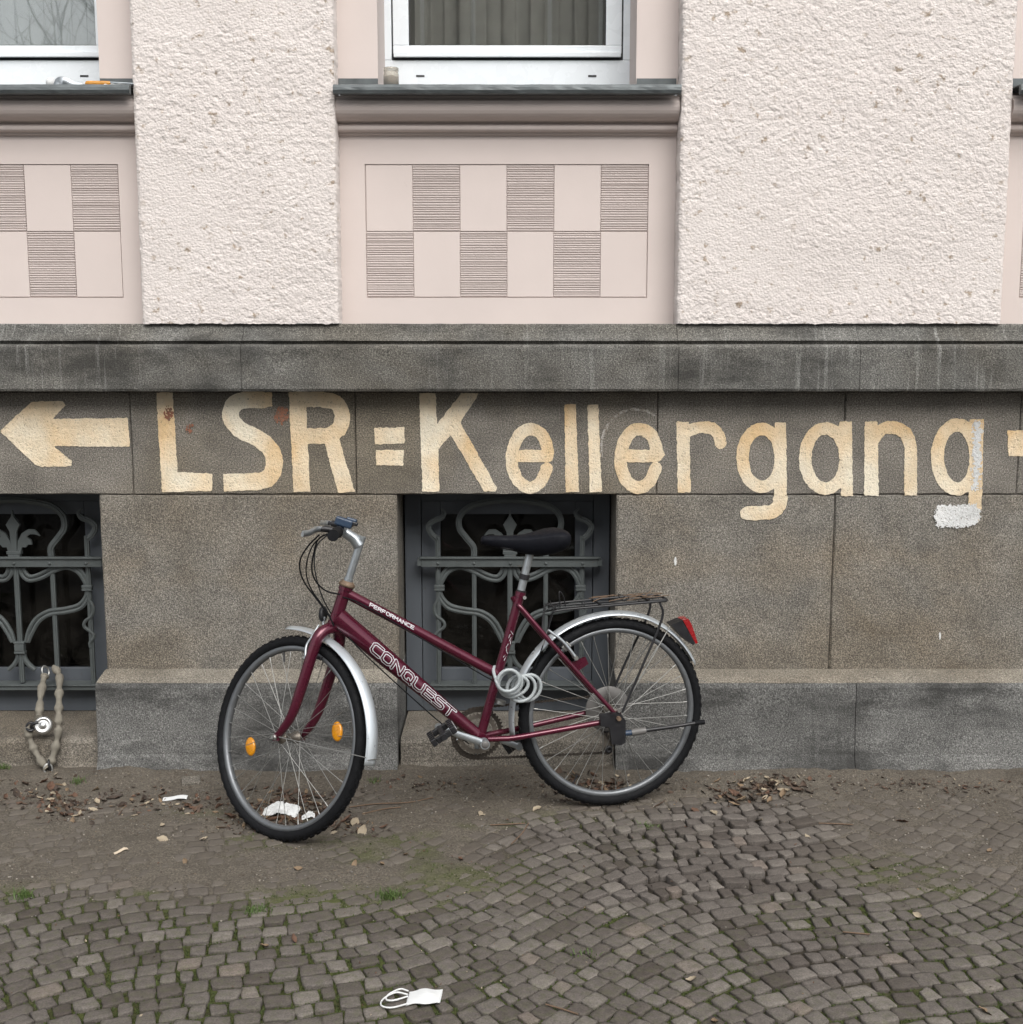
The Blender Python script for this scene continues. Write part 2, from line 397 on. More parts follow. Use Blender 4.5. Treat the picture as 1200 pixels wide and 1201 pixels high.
# ---------------------------------------------------------------- stucco pilasters
PIL_Y, PAN_Y = -.040, .062
def pilaster(x0, x1, z0=Z_CT + .002, z1=3.15, step=.0036):
    nx = int((x1 - x0) / step); nz = int((z1 - z0) / step)
    X, Z = np.meshgrid(np.linspace(x0, x1, nx + 1), np.linspace(z0, z1, nz + 1), indexing='ij')
    s = 1 / .0165
    wx = X + .012 * (vnoise(X * 30, Z * 30, 3) - .5); wz = Z + .012 * (vnoise(X * 30 + 50, Z * 30, 4) - .5)
    def pebbles(px_, pz_, c, seed):
        gx, gz_ = px_ / c, pz_ / c; ix, iz = np.floor(gx).astype(int), np.floor(gz_).astype(int); best = np.zeros_like(gx)
        for ox in (-1, 0, 1):
            for oz in (-1, 0, 1):
                cx_, cz_ = (ix + ox) & 255, (iz + oz) & 255
                jx_, jz_, rr_ = _tab[seed][cx_, cz_], _tab[seed + 1][cx_, cz_], _tab[seed + 2][cx_, cz_]
                d_ = np.hypot(gx - (ix + ox) - jx_, gz_ - (iz + oz) - jz_) / (.45 + .5 * rr_)
                best = np.maximum(best, (.35 + .65 * rr_) * np.sqrt(np.clip(1 - d_ * d_, 0, 1)))
        return best
    a = pebbles(wx, wz, .0125, 11); a2 = pebbles(wx * 1.0 + 3.3, wz * 1.15, .024, 15)
    b = fbm(wx * s * 1.6, wz * s * 2.0, 4, 23, .6)
    patch = sstep(.30, .46, fbm(X * 2.6 + 3, Z * 3.2, 3, 31))         # some patches are rubbed smoother
    h = (.0021 * a + .0020 * a2 + .0040 * (b - .5)) * (.32 + .68 * patch) + .006 * (fbm(X * 5, Z * 5, 2, 40) - .5)
    Y = PIL_Y - h
    edge = np.zeros_like(X)
    jx = .006 * (fbm(Z * 45, Z * 0 + x0 * 10, 3, 51) - .5)
    jx2 = .006 * (fbm(Z * 45 + 9, Z * 0 + x1 * 10, 3, 52) - .5)
    u = (X - x0) / (x1 - x0)
    X = X + jx * np.clip(1 - (X - x0) / .012, 0, 1) + jx2 * np.clip(1 - (x1 - X) / .012, 0, 1)
    Y = Y + .006 * np.clip(1 - (X - x0) / .01, 0, 1) + .006 * np.clip(1 - (x1 - X) / .01, 0, 1)
    bz = .010 * (fbm(X * 40, X * 0, 3, 55) - .5)
    Zb = Z - np.abs(bz) * 1.3 * np.clip(1 - (Z - z0) / .02, 0, 1) * (z0 < 2)
    # skirt columns back to the panel plane
    X = np.concatenate([X[:1], X, X[-1:]], 0); Zb = np.concatenate([Zb[:1], Zb, Zb[-1:]], 0)
    Y = np.concatenate([np.full_like(Y[:1], .075), Y, np.full_like(Y[-1:], .075)], 0)
    n0, n1 = X.shape
    V = np.stack([X.ravel(), Y.ravel(), Zb.ravel()], 1)
    i = np.arange(n0 * n1).reshape(n0, n1)
    F = np.stack([i[:-1, :-1].ravel(), i[1:, :-1].ravel(), i[1:, 1:].ravel(), i[:-1, 1:].ravel()], 1)
    me = bpy.data.meshes.new('pilaster'); me.vertices.add(len(V)); me.vertices.foreach_set('co', V.ravel())
    me.loops.add(F.size); me.loops.foreach_set('vertex_index', F.ravel()); me.polygons.add(len(F))
    me.polygons.foreach_set('loop_start', np.arange(0, F.size, 4)); me.polygons.foreach_set('loop_total', np.full(len(F), 4))
    me.update(calc_edges=True); me.validate()
    return link('stucco_pilaster', me, M['stucco'], building, True)
HB = .618                                       # half width of a panel bay
pilaster(BAYS[0] + HB, BAYS[1] - HB + .002)
pilaster(BAYS[1] + HB + .002, BAYS[2] - HB - .012)
pilaster(XL, BAYS[0] - HB, step=.009); pilaster(BAYS[2] + HB, XR, step=.009)
for a, b in ((XL, BAYS[0] - HB), (BAYS[0] + HB, BAYS[1] - HB + .002), (BAYS[1] + HB + .002, BAYS[2] - HB - .012), (BAYS[2] + HB, XR)): pilaster(a, b, 3.151, 4.25, .014)

# ---------------------------------------------------------------- window bays
WIN_Y = .31
def panel(c):
    p = MB()
    z0, z1 = Z_CT - .01, 2.36
    ix0, ix1, iz0, iz1 = c - .524, c + .520, 1.770, 2.253
    x0, x1 = c - HB - .002, c + HB + .002
    # border of the panel as four boards of plaster (one piece) around the sunk field
    yb = .10
    p.box(x0, ix0, PAN_Y, yb, z0, z1); p.box(ix1, x1, PAN_Y, yb, z0, z1)
    p.box(ix0, ix1, PAN_Y, yb, z0, iz0); p.box(ix0, ix1, PAN_Y, yb, iz1, z1)
    p.box(ix0, ix1, PAN_Y + .0085, yb, iz0, iz1)
    ap = p.build('apron_panel', M['plaster'], building)
    wx = (ix1 - ix0 - .004) / 6; wz = (iz1 - iz0 - .004) / 2
    for r in range(2):
        for k in range(6):
            a, b = ix0 + .002 + k * wx + .0012, ix0 + .002 + (k + 1) * wx - .0012; e, f = iz0 + .002 + r * wz + .001, iz0 + .002 + (r + 1) * wz - .001
            ribbed = (k + (1 - r)) % 2 == 1
            t = MB()
            if ribbed:
                prof = []; n = 28; zz = np.linspace(e, f, n + 1) + np.concatenate([[0], rng.uniform(-.0016, .0016, n - 1), [0]])
                for q in range(n):
                    d = rng.uniform(.0014, .0040); zz0, zz1 = zz[q], zz[q + 1]; w = zz1 - zz0
                    prof += [(PAN_Y + .0030 + d, zz0 + .0001), (PAN_Y + .0030, zz0 + w * .28), (PAN_Y + .0022, zz0 + w * .55), (PAN_Y + .0030, zz0 + w * .85), (PAN_Y + .0030 + d, zz1 - .0002)]
                prof = [(PAN_Y + .0084, e)] + prof + [(PAN_Y + .0084, f)]
                V = [(x, y, z) for x in (a, b) for y, z in prof]; kk = len(prof)
                t.add(V, [(j, j + 1, kk + j + 1, kk + j) for j in range(kk - 1)] + [tuple(range(kk)), tuple(range(kk, 2 * kk))[::-1]])
                t.build('ribbed_tile', M['rib'], ap)
            else:
                t.cbox(a, b, PAN_Y + .0025, PAN_Y + .0084, e, f, .0015); t.build('plain_tile', M['plaster'], ap)
    # moulding under the sill
    z = 2.353
    pr = [(.10, z), (PAN_Y - .004, z), (PAN_Y - .012, z + .004), (PAN_Y - .012, z + .009), (PAN_Y - .016, z + .011)]
    for q in range(7):
        a = -math.pi / 2 + math.pi * q / 6; pr.append((PAN_Y - .022 - .013 * math.cos(a), z + .024 + .013 * math.sin(a)))
    pr += [(PAN_Y - .020, z + .040)]
    for q in range(9):
        a = -math.pi / 2 + math.pi / 2 * q / 8 * 1.25; pr.append((PAN_Y - .030 - .058 * math.cos(a) * 1.0, z + .090 + .046 * math.sin(a)))
    pr += [(PAN_Y - .072, z + .118), (PAN_Y - .072, z + .128), (.10, z + .130)]
    mo = profile_run('sill_moulding', pr, x0 + .001, x1 - .001, M['plaster'], building, seg=2)
    # zinc sheet sill with rolled drip edge
    zz = z + .131
    zs = [(.32, zz + .040), (.32, zz + .043), (-.062, zz + .024), (-.070, zz + .021), (-.076, zz + .012), (-.077, zz + .002), (-.072, zz - .009), (-.062, zz - .012), (-.055, zz - .006), (-.055, zz + .014), (-.05, zz + .021)]
    profile_run('zinc_sill', zs, x0 + .003, x1 - .003, M['zinc'], building, seg=.03, jit=.0008)
    # upturned zinc corners
    for sx in (-1, 1):
        xa = c + sx * (HB - .004); xb = c + sx * (HB - .148)
        u = MB(); u.box(min(xa, xb), max(xa, xb), PAN_Y - .0075, PAN_Y - .004, zz + .02, zz + .070); u.build('zinc_upstand', M['zinc'], building)
    # plaster surround of the window and its reveals
    zt = zz + .028; oxa, oxb = c - .470, c + .468
    for xs0, xs1 in ((x0, oxa), (oxb, x1)):
        MB().box(xs0, xs1, PAN_Y - .002, WIN_Y + .08, zt, 4.25).build('window_surround', M['plaster'], building)
    return zt, oxa, oxb
def upper_window(c, zt, xa, xb, slots=True):
    z0, z1 = zt - .05, 4.2
    f = MB()                                   # outer frame
    y0, y1 = WIN_Y, WIN_Y + .07
    fw_b = .205
    zb = z0 + fw_b + .011
    f.cbox(xa - .012, xb + .012, y0, y1, z0, zb, .003)
    f.cbox(xa - .012, xa + .026, y0 + .0005, y1, zb + .0006, z1, .003); f.cbox(xb - .026, xb + .012, y0 + .0005, y1, zb + .0006, z1, .003)
    w = f.build('window', M['pvc'], building)
    for sx in (c - .335, c + .325):
        MB().box(sx - .016, sx + .016, y0 - .0012, y0 + .002, zb - .062, zb - .055).build('drain_slot', M['gasket'], w)
    ga = MB(); ga.box(xa + .026, xb - .026, y0 + .014, y1 - .002, zb, z1); 
    # sash
    sy = y0 - .004
    sxa, sxb = xa + .032, xb - .032; szb = zb + .0015; gw = .060
    S = MB()
    def mit(inner_b, outer_b, yy):
        pass
    S.cbox(sxa, sxb, sy, y1 - .02, szb + .022, szb + .052, .0025)
    S.cbox(sxa, sxa + gw, sy + .0004, y1 - .0205, szb + .0525, z1, .0025); S.cbox(sxb - gw, sxb, sy + .0004, y1 - .0205, szb + .0525, z1, .0025)
    sa = S.build('sash', M['pvc'], w)
    d = MB(); d.cbox(sxa + .003, sxb - .003, sy - .012, sy - .0005, szb + .007, szb + .026, .002); d.build('drip_rail', M['pvc'], w)
    g0 = MB(); g0.box(xa + .0265, xb - .0265, y0 + .012, y1 - .003, zb + .0008, szb + .0212)
    g0.box(xa + .0265, sxa - .0004, y0 + .012, y1 - .003, szb + .0214, z1); g0.box(sxb + .0004, xb - .0265, y0 + .012, y1 - .003, szb + .0214, z1)
    g0.build('gasket', M['gasket'], w)
    MB().box(sxa + gw - .003, sxb - gw + .003, sy + .018, sy + .024, szb + .05, z1).build('pane', M['glass'], w)
    g1 = MB()
    g1.box(sxa + gw, sxa + gw + .004, sy + .012, sy + .0175, szb + .0525, z1); g1.box(sxb - gw - .004, sxb - gw, sy + .012, sy + .0175, szb + .0525, z1); g1.box(sxa + gw + .0042, sxb - gw - .0042, sy + .012, sy + .0175, szb + .0525, szb + .0565)
    g1.build('glazing_bead', M['gasket'], w)
def curtain(name, c, xa, xb, z0, z1, y, m, amp, n, lab, seed):
    r_ = random.Random(seed); ph = [r_.uniform(0, 6.28) for _ in range(4)]
    V = []; N = 160
    for i in range(N + 1):
        u = i / N; x = xa + (xb - xa) * u
        d = amp * (math.sin(u * n * 6.28 + ph[0] + 1.2 * math.sin(u * 9 + ph[1])) * (.6 + .4 * math.sin(u * 5 + ph[2])) + .35 * math.sin(u * n * 14 + ph[3]))
        for z in (z0, (z0 + z1) / 2, z1): V.append((x + (z - z0) * .01 * math.sin(i * .7), y + d, z))
    F = [(i * 3 + j, i * 3 + 3 + j, i * 3 + 4 + j, i * 3 + 1 + j) for i in range(N) for j in range(2)]
    V += [(a, b + .002, e) for a, b, e in V]; k = len(V) // 2
    F += [tuple(q + k for q in f)[::-1] for f in F]
    mb = MB(); mb.add(V, F, True)
    return tag(mb.build(name, m), lab, 'curtain')
for bi, c in enumerate(BAYS):
    zt, xa, xb = panel(c)
    upper_window(c, zt, xa, xb)
    # dark room behind the window
    rm = MB(); rm.box(c - .62, c + .62, 1.2, 1.22, 1.7, 4.3); rm.box(c - .62, c - .60, .40, 1.199, 1.7, 4.3); rm.box(c + .60, c + .62, .40, 1.199, 1.7, 4.3); rm.box(c - .599, c + .599, .40, 1.199, 2.30, 2.32)
    rm.box(c - .62, c + .62, .402, 1.2, 4.26, 4.28)
    rm.build('room_wall', M['dark'], building)
curtain('curtain', BAYS[1], BAYS[1] - .50, BAYS[1] + .50, 2.34, 4.19, .405, M['curtain'], .026, 5, 'heavy grey-brown curtain hanging in folds behind the middle window', 2)
curtain('curtain', BAYS[0], BAYS[0] - .50, BAYS[0] + .50, 2.34, 4.19, .405, M['glare_blind'], .006, 3, 'plain blind, pale in place of mirrored sky, behind the window with tools on its sill', 5)
curtain('curtain', BAYS[2], BAYS[2] - .50, BAYS[2] + .50, 2.34, 4.19, .50, M['curtain'], .03, 6, 'grey curtain behind the window past the wide stucco pilaster', 9)

# ---------------------------------------------------------------- basement windows with wrought iron grilles
def basement(c):
    y = .235
    w = MB()                                                    # fixed outer frame boards
    xa, xb = c - .409, c + .405; zb, zt = .128, Z_LIN - .003
    w.cbox(xa, xa + .064, y, y + .06, zb, zt, .002); w.cbox(xb - .064, xb, y, y + .06, zb, zt, .002)
    w.cbox(xa + .0645, xb - .0645, y + .0003, y + .06, zt - .05, zt, .002); w.cbox(xa + .0645, xb - .0645, y + .0003, y + .06, zb, zb + .10, .002)
    o = w.build('basement_window', M['frame_paint'], building)
    gxa, gxb, gzb, gzt = c - .268, c + .268, .305, .932
    s = MB(); yi = y + .006
    s.cbox(xa + .0665, gxa, yi, y + .05, zb + .1015, zt - .0515, .002); s.cbox(gxb, xb - .0665, yi, y + .05, zb + .1015, zt - .0515, .002)
    s.cbox(gxa + .0004, gxb - .0004, yi + .0004, y + .05, zb + .1015, gzb, .002); s.cbox(gxa + .0004, gxb - .0004, yi + .0004, y + .05, gzt, zt - .0515, .002)
    s.build('sash', M['frame_paint'], o)
    MB().box(gxa - .004, gxb + .004, y + .022, y + .026, gzb - .004, gzt + .004).build('pane', M['dirty_glass'], o)
    r = MB(); r.box(c - .40, c + .40, .9, .92, .1, 1.1); r.build('cellar_wall', M['dark'], o)
    # cellar box sides keep it dark
    r = MB(); r.box(c - .42, c - .401, .37, .899, .1, 1.1); r.box(c + .401, c + .42, .37, .899, .1, 1.1); r.box(c - .40, c + .40, .37, .899, .09, .1); r.box(c - .40, c + .40, .37, .899, 1.1, 1.11)
    r.build('cellar_wall', M['dark'], o)
def cut_core():
    pass
GY = .185                                                       # plane of the grille
def grille(c):
    g = None
    def uz(gx, gy): return (c + .009 + (gx - 593) * .000786, 1.052 - .000809 * gy)
    def sec(w, t):                                              # flat bar with a raised middle rib
        return [(-w, -t * .6), (-w * .55, -t * .75), (-w * .3, -t * 1.15), (w * .3, -t * 1.15), (w * .55, -t * .75), (w, -t * .6), (w, t), (-w, t)]
    def strip(mb, P, w, t=.007, y=GY, taper=None):
        pts = [Vector((*[uz(a, b)[0]], y, uz(a, b)[1])) for a, b in P]
        n = len(pts); sc = None
        mb.sweep(pts, sec(w, t), up=(0, 1, 0), smooth=False, scales=[1 - .7 * max(0, (i / (n - 1) - taper) / (1 - taper)) for i in range(n)] if taper else None)
    mirror = lambda P: [(1186 - a, b) for a, b in P]
    # crossbar first: it is the grille's own mesh
    cb = MB(); x0, z1 = uz(150, 350); x1, z0 = uz(1032, 395)
    cb.cbox(x0, x1, GY - .022, GY - .009, z0, z1 - .004, .0015); cb.cbox(x0 - .004, x1 + .004, GY - .030, GY - .008, z1 - .0035, z1 + .004, .001)
    cb.box(x0 - .016, x0 - .0002, GY - .02, GY + .055, z0 + .004, z1 - .008); cb.box(x1 + .0002, x1 + .016, GY - .02, GY + .055, z0 + .004, z1 - .008)
    g = cb.build('window_grille', M['iron'], building)
    for q in (233, 413, 595, 773, 955):
        xx, zz = uz(q, 377); b = MB(); b.lathe([(0, .005), (.004, .0045), (.006, .002), (.0065, 0)], Matrix.Translation((xx, GY - .022, zz)) @ Matrix.Rotation(R(90), 4, 'X'), 10); b.build('rivet', M['iron'], g)
    # stem
    m = MB(); strip(m, [(593, 396), (593, 700), (593, 978)], .0095); m.build('stem', M['iron'], g)
    for f in (lambda P: P, mirror):
        m = MB(); strip(m, [(955, 340), (955, 300), (955, 240)], .009); strip(m, crom2([(957, 250), (992, 228), (1000, 196), (975, 172), (935, 158), (918, 132), (940, 116)], 7), .0105, taper=.7)
        m2 = MB()
        for mb, P, w, tp in ((m2, [(955, 396), (955, 700), (955, 988)], .009, None),): strip(mb, f(P), w)
        mm = MB(); strip(mm, f([(955, 350), (955, 300), (955, 246)]), .009); strip(mm, f(crom2([(955, 262), (985, 236), (1000, 200), (975, 172), (938, 158), (920, 134), (938, 112)], 7)), .0105, taper=.7)
        mm.build('scroll_bar', M['iron'], g)
        m2.build('outer_bar', M['iron'], g)
        m3 = MB(); strip(m3, f(crom2([(950, 520), (956, 560), (975, 600), (965, 640), (930, 668), (925, 695), (955, 720), (972, 745), (950, 775), (952, 800)], 6)), .006, .005, GY - .006); m3.build('twisted_bar', M['iron'], g)
        m4 = MB(); strip(m4, f([(773, 396), (773, 700), (773, 985)]), .0085, y=GY + .004); m4.build('inner_bar', M['iron'], g)
        # heart scroll: two strands side by side
        H1 = crom2([(612, 402), (622, 440), (655, 466), (715, 455), (790, 418), (850, 404), (905, 428), (940, 490), (938, 540), (900, 585), (830, 606), (745, 618), (680, 655), (640, 715), (622, 775)], 7)
        H2 = crom2([(630, 402), (640, 428), (662, 446), (705, 436), (780, 402), (850, 388), (915, 412), (954, 488), (950, 550), (908, 603), (835, 624), (752, 636), (695, 670), (658, 725), (634, 775)], 7)
        for H_ in (H1, H2):
            m5 = MB(); strip(m5, f(H_), .0068, .006); m5.build('heart_scroll', M['iron'], g)
        cl = MB(); xx, zz = uz(*f([(948, 502)])[0])
        for k in (-1, 1): cl.cbox(xx - .020, xx + .020, GY - .013, GY + .008, zz + k * .006 - .005, zz + k * .006 + .005, .0015)
        cl.build('collar', M['iron'], g)
        # foot
        m6 = MB(); strip(m6, f(crom2([(606, 832), (612, 860), (632, 890), (660, 915)], 5)), .0085); m6.build('foot', M['iron'], g)
        # leaf of the fleur-de-lis (from the left window, px/10 about the stem)
        leaf = [(180, 640), (196, 520), (245, 430), (320, 385), (395, 388), (435, 430), (455, 462), (400, 442), (340, 440), (300, 470), (350, 508), (358, 560), (310, 560), (285, 592), (240, 590), (225, 640)]
        lf = [(593 + (a - 150) * .4289, 395 - (810 - b) * .4289 * 1.0) for a, b in leaf]
        pl = [uz(*p) for p in f(lf)]
        m7 = MB(); m7.prism(pl, GY - .006, GY + .004)
        m7.build('leaf', M['iron'], g)
    m = MB(); strip(m, crom2([(413, 345), (410, 300), (372, 252), (340, 205), (346, 146), (400, 100), (490, 78), (593, 70), (696, 78), (786, 100), (840, 146), (846, 205), (814, 252), (776, 300), (773, 345)], 8), .0115, .009); m.build('arch', M['iron'], g)
    m = MB(); m.prism([uz(a, b) for a, b in ((593, 118), (600, 150), (627, 190), (610, 225), (606, 330), (580, 330), (576, 225), (559, 190), (586, 150))], GY - .010, GY + .004)
    m.build('finial', M['iron'], g)
    for za, zb_, hw in ((318, 334, 36), (335, 350, 30), (770, 780, 27), (782, 816, 24), (818, 830, 27)):
        a = uz(593 - hw, zb_); b = uz(593 + hw, za); m = MB(); m.cbox(a[0], b[0], GY - .016, GY + .008, a[1], b[1], .0015); m.build('collar', M['iron'], g)
    a = uz(192, 1014); b = uz(1012, 988); m = MB(); m.cbox(a[0], b[0], GY - .016, GY + .049, a[1], b[1] - .003, .002); m.cbox(a[0] - .003, b[0] + .003, GY - .022, GY + .049, b[1] - .0028, b[1] + .002, .001)
    m.build('bottom_rail', M['iron'], g)
for c in BAYS:
    basement(c); grille(c)

# ---------------------------------------------------------------- painted lettering
def sdf_poly(X, Z, P):
    P = np.array(P); d = np.full(X.shape, 1e9); ins = np.zeros(X.shape, bool); n = len(P)
    for i in range(n):
        a = P[i]; b = P[(i + 1) % n]; e = b - a; wx = X - a[0]; wz = Z - a[1]
        t = np.clip((wx * e[0] + wz * e[1]) / (e @ e + 1e-12), 0, 1)
        d = np.minimum(d, np.hypot(wx - e[0] * t, wz - e[1] * t))
        c1 = (a[1] > Z) != (b[1] > Z)
        with np.errstate(divide='ignore', invalid='ignore'):
            xx = (b[0] - a[0]) * (Z - a[1]) / (b[1] - a[1]) + a[0]
        ins ^= c1 & (X < xx)
    return np.where(ins, -d, d)
def sdf_line(X, Z, P, hw):
    d = np.full(X.shape, 1e9)
    for a, b in zip(P[:-1], P[1:]):
        a = np.array(a); e = np.array(b) - a; wx = X - a[0]; wz = Z - a[1]
        t = np.clip((wx * e[0] + wz * e[1]) / (e @ e + 1e-12), 0, 1); d = np.minimum(d, np.hypot(wx - e[0] * t, wz - e[1] * t))
    return d - hw
def march(D, X, Z, f3):
    """mesh of the region D<0 (marching squares)"""
    V = []; F = []; nx, nz = D.shape; cache = {}
    def vert(key, x, z):
        if key not in cache: cache[key] = len(V); V.append(f3(x, z))
        return cache[key]
    act = np.argwhere((np.minimum(np.minimum(D[:-1, :-1], D[1:, :-1]), np.minimum(D[:-1, 1:], D[1:, 1:])) < 0))
    for i, j in act:
        cs = ((i, j), (i + 1, j), (i + 1, j + 1), (i, j + 1)); f = []
        for k in range(4):
            a = cs[k]; b = cs[(k + 1) % 4]; da = D[a]; db = D[b]
            if da < 0: f.append(vert(a, X[a], Z[a]))
            if (da < 0) != (db < 0):
                t = da / (da - db); key = (min(a, b), max(a, b)); f.append(vert(key, X[a] + (X[b] - X[a]) * t, Z[a] + (Z[b] - Z[a]) * t))
        if len(f) >= 3: F.append(tuple(f))
    return V, F
def paint_shape(name, polys, lines, m, Y=-.0022, step=.0032, rag=.0065, holes=.46, seed=0, thr=0., spray=0.):
    """polys: pixel polygons; lines: (pixel polyline, px width)"""
    PW = [[wp(a, b) for a, b in P] for P in polys]; LW = []
    for P, w in lines: LW.append(([wp(a, b) for a, b in P], w / 2 * .00318))
    pts = np.array([p for P in PW for p in P] + [p for P, h in LW for p in P]); mg = .02 + max([h for _, h in LW] + [0])
    x0, z0 = pts.min(0) - mg; x1, z1 = pts.max(0) + mg
    X, Z = np.meshgrid(np.arange(x0, x1, step), np.arange(z0, z1, step), indexing='ij')
    D = np.full(X.shape, 1e9)
    for P in PW: D = np.minimum(D, sdf_poly(X, Z, P))
    for P, h in LW: D = np.minimum(D, sdf_line(X, Z, P, h))
    D = D + rag * (fbm(X * 90, Z * 90, 3, 5 + seed) - .5) + thr
    if spray: D = D + spray * (vnoise(X * 240, Z * 240, 41 + seed) - .45) + spray * .5 * (vnoise(X * 110, Z * 110, 43 + seed) - .5)
    # worn pinholes, more of them towards the ragged edge
    H = vnoise(X * 210, Z * 210, 9 + seed)
    D = np.where((H > holes + .5 + np.clip(-D, 0, .02) * 3), np.maximum(D, (H - holes - .5) * .01), D)
    V, F = march(D, X, Z, lambda x, z: (x, Y, z))
    me = bpy.data.meshes.new(name); me.from_pydata(V, [], F); me.update()
    o = link(name, me, m, building); return o
s1 = lambda P: [(a / 2.857, 440 + b / 2.857) for a, b in P]
s2 = lambda P: [(400 + a / 2.857, 440 + b / 2.857) for a, b in P]
s3 = lambda P: [(800 + a / 3, 440 + b / 3) for a, b in P]
cr = lambda P: crom2(P, 5)
W = 1 / 2.857
paint_shape('painted_arrow', [s1([(2, 188), (105, 92), (125, 88), (213, 87), (222, 100), (178, 147), (430, 143), (437, 240), (182, 238), (243, 288), (243, 305), (140, 307), (120, 300)])], [], M['paint'], seed=1)
paint_shape('painted_letter', [s1([(525, 58), (580, 58), (597, 325), (713, 330), (713, 388), (545, 392)])], [], M['paint'], seed=2)
paint_shape('painted_letter', [s1([(860, 57), (913, 58), (915, 105), (860, 110)]), s1([(750, 331), (860, 327), (880, 384), (752, 390)])],
            [(s1(cr([(880, 83), (835, 82), (790, 95), (774, 135), (800, 178), (870, 215), (912, 255), (921, 305), (900, 345), (860, 357)])), 57 * W)], M['paint'], seed=3)
paint_shape('painted_letter', [s1([(968, 57), (1025, 57), (1040, 390), (985, 392)]), s1([(1085, 212), (1135, 205), (1190, 390), (1133, 393)])],
            [(s1([(1000, 82), (1075, 81)] + cr([(1075, 81), (1125, 92), (1147, 130), (1140, 175), (1105, 200), (1070, 204)]) + [(1030, 204)]), 52 * W)], M['paint'], seed=4)
paint_shape('painted_equals_sign', [s2([(112, 176), (213, 174), (215, 230), (114, 232)]), s2([(117, 251), (211, 250), (210, 303), (118, 302)])], [], M['paint'], seed=5)
paint_shape('painted_letter', [s2([(262, 60), (318, 60), (322, 165), (404, 60), (460, 62), (452, 80), (400, 158), (523, 378), (518, 390), (480, 390), (368, 200), (326, 248), (330, 390), (273, 390)])], [], M['paint'], seed=6)
EP = [(598, 270), (692, 270), (692, 245), (674, 200), (635, 181), (598, 200), (575, 255), (575, 310), (595, 355), (632, 377), (668, 358), (690, 312)]
def e_path(dx): return [(598 + dx, 271), (692 + dx, 271)] + cr([(a + dx, b) for a, b in EP[1:]])
paint_shape('painted_letter', [], [(s2(e_path(0)), 41 * W)], M['paint'], seed=7)
paint_shape('painted_letter', [s2([(748, 98), (787, 98), (797, 390), (753, 392)])], [], M['paint'], seed=8)
paint_shape('painted_letter', [s2([(825, 98), (862, 99), (874, 390), (833, 393)])], [], M['paint'], seed=9)
paint_shape('painted_letter', [s2([(1065, 220), (1085, 268), (1065, 290)])], [(s2(e_path(364)), 42 * W)], M['paint'], seed=10)
paint_shape('painted_letter', [s2([(1123, 155), (1166, 156), (1171, 392), (1127, 394)])], [(s3(cr([(0, 225), (22, 196), (62, 184), (104, 188), (128, 212), (134, 238)])), 42 / 3)], M['paint'], seed=11)
def bowl(cx, cy, rx, ry): return [(cx + rx * math.cos(t), cy + ry * math.sin(t)) for t in np.linspace(0, 2 * math.pi, 33)]
paint_shape('painted_letter', [s3([(325, 165), (365, 166), (368, 440), (322, 440)])], [(s3(bowl(279, 291, 67, 102)), 43 / 3), (s3(cr([(345, 430), (342, 456), (320, 478), (280, 485), (228, 486)])), 50 / 3)], M['paint'], seed=12)
paint_shape('painted_letter', [s3([(551, 163), (596, 163), (600, 425), (558, 426)])], [(s3(bowl(503, 293, 71, 106)), 44 / 3)], M['paint'], seed=13)
paint_shape('painted_letter', [s3([(641, 163), (687, 163), (690, 425), (639, 424)]), s3([(780, 280), (825, 280), (825, 424), (780, 424)])], [(s3(cr([(672, 225), (700, 192), (742, 184), (784, 204), (802, 250), (802, 300)])), 44 / 3)], M['paint'], seed=14)
paint_shape('painted_letter', [s3([(1010, 155), (1060, 155), (1052, 475), (1005, 475)]), s3([(905, 470), (1048, 462), (1040, 518), (905, 520)])], [(s3(bowl(965, 288, 68, 113)), 46 / 3)], M['paint'], seed=15)
paint_shape('white_overspray', [s3([(1022, 165), (1052, 162), (1046, 400), (1016, 405)])], [], M['spray'], Y=-.0036, step=.0024, rag=.012, holes=.34, seed=16, spray=.026)
paint_shape('white_overspray', [s3([(898, 458), (1034, 452), (1048, 480), (1040, 524), (985, 537), (900, 533), (880, 498)])], [], M['spray'], Y=-.0036, step=.0024, rag=.012, holes=.40, seed=17, spray=.017)
paint_shape('painted_dash', [[(1181, 505), (1222, 504), (1223, 535), (1182, 535)]], [], M['paint'], seed=18)
th_ = np.linspace(2.9, 5.3, 20)
paint_shape('chalk_mark', [], [([(745 + 40 * math.cos(t), 525 + 45 * math.sin(t)) for t in th_], 3.0)], M['chalk'], rag=.012, holes=.2, seed=19, thr=.0005)
for (px, py, rx, ry, sd_) in ((198, 485, 6, 8, 20), (223, 502, 5, 7, 21), (331, 487, 7, 11, 22)):
    paint_shape('red_smudge', [[(px + rx * math.cos(t), py + ry * math.sin(t)) for t in np.linspace(0, 6.28, 14)[:-1]]], [], M['red_smudge'], Y=-.0034 , rag=.03, holes=.1, seed=sd_)
for (px, py, rx, ry, sd_) in ((792, 658, 1.4, 5, 23), (1102, 745, 1.2, 5, 24)):
    paint_shape('white_tick', [[(px + rx * math.cos(t), py + ry * math.sin(t)) for t in np.linspace(0, 6.28, 12)[:-1]]], [], M['spray'], Y=-.0015, rag=.004, seed=sd_, step=.0015)

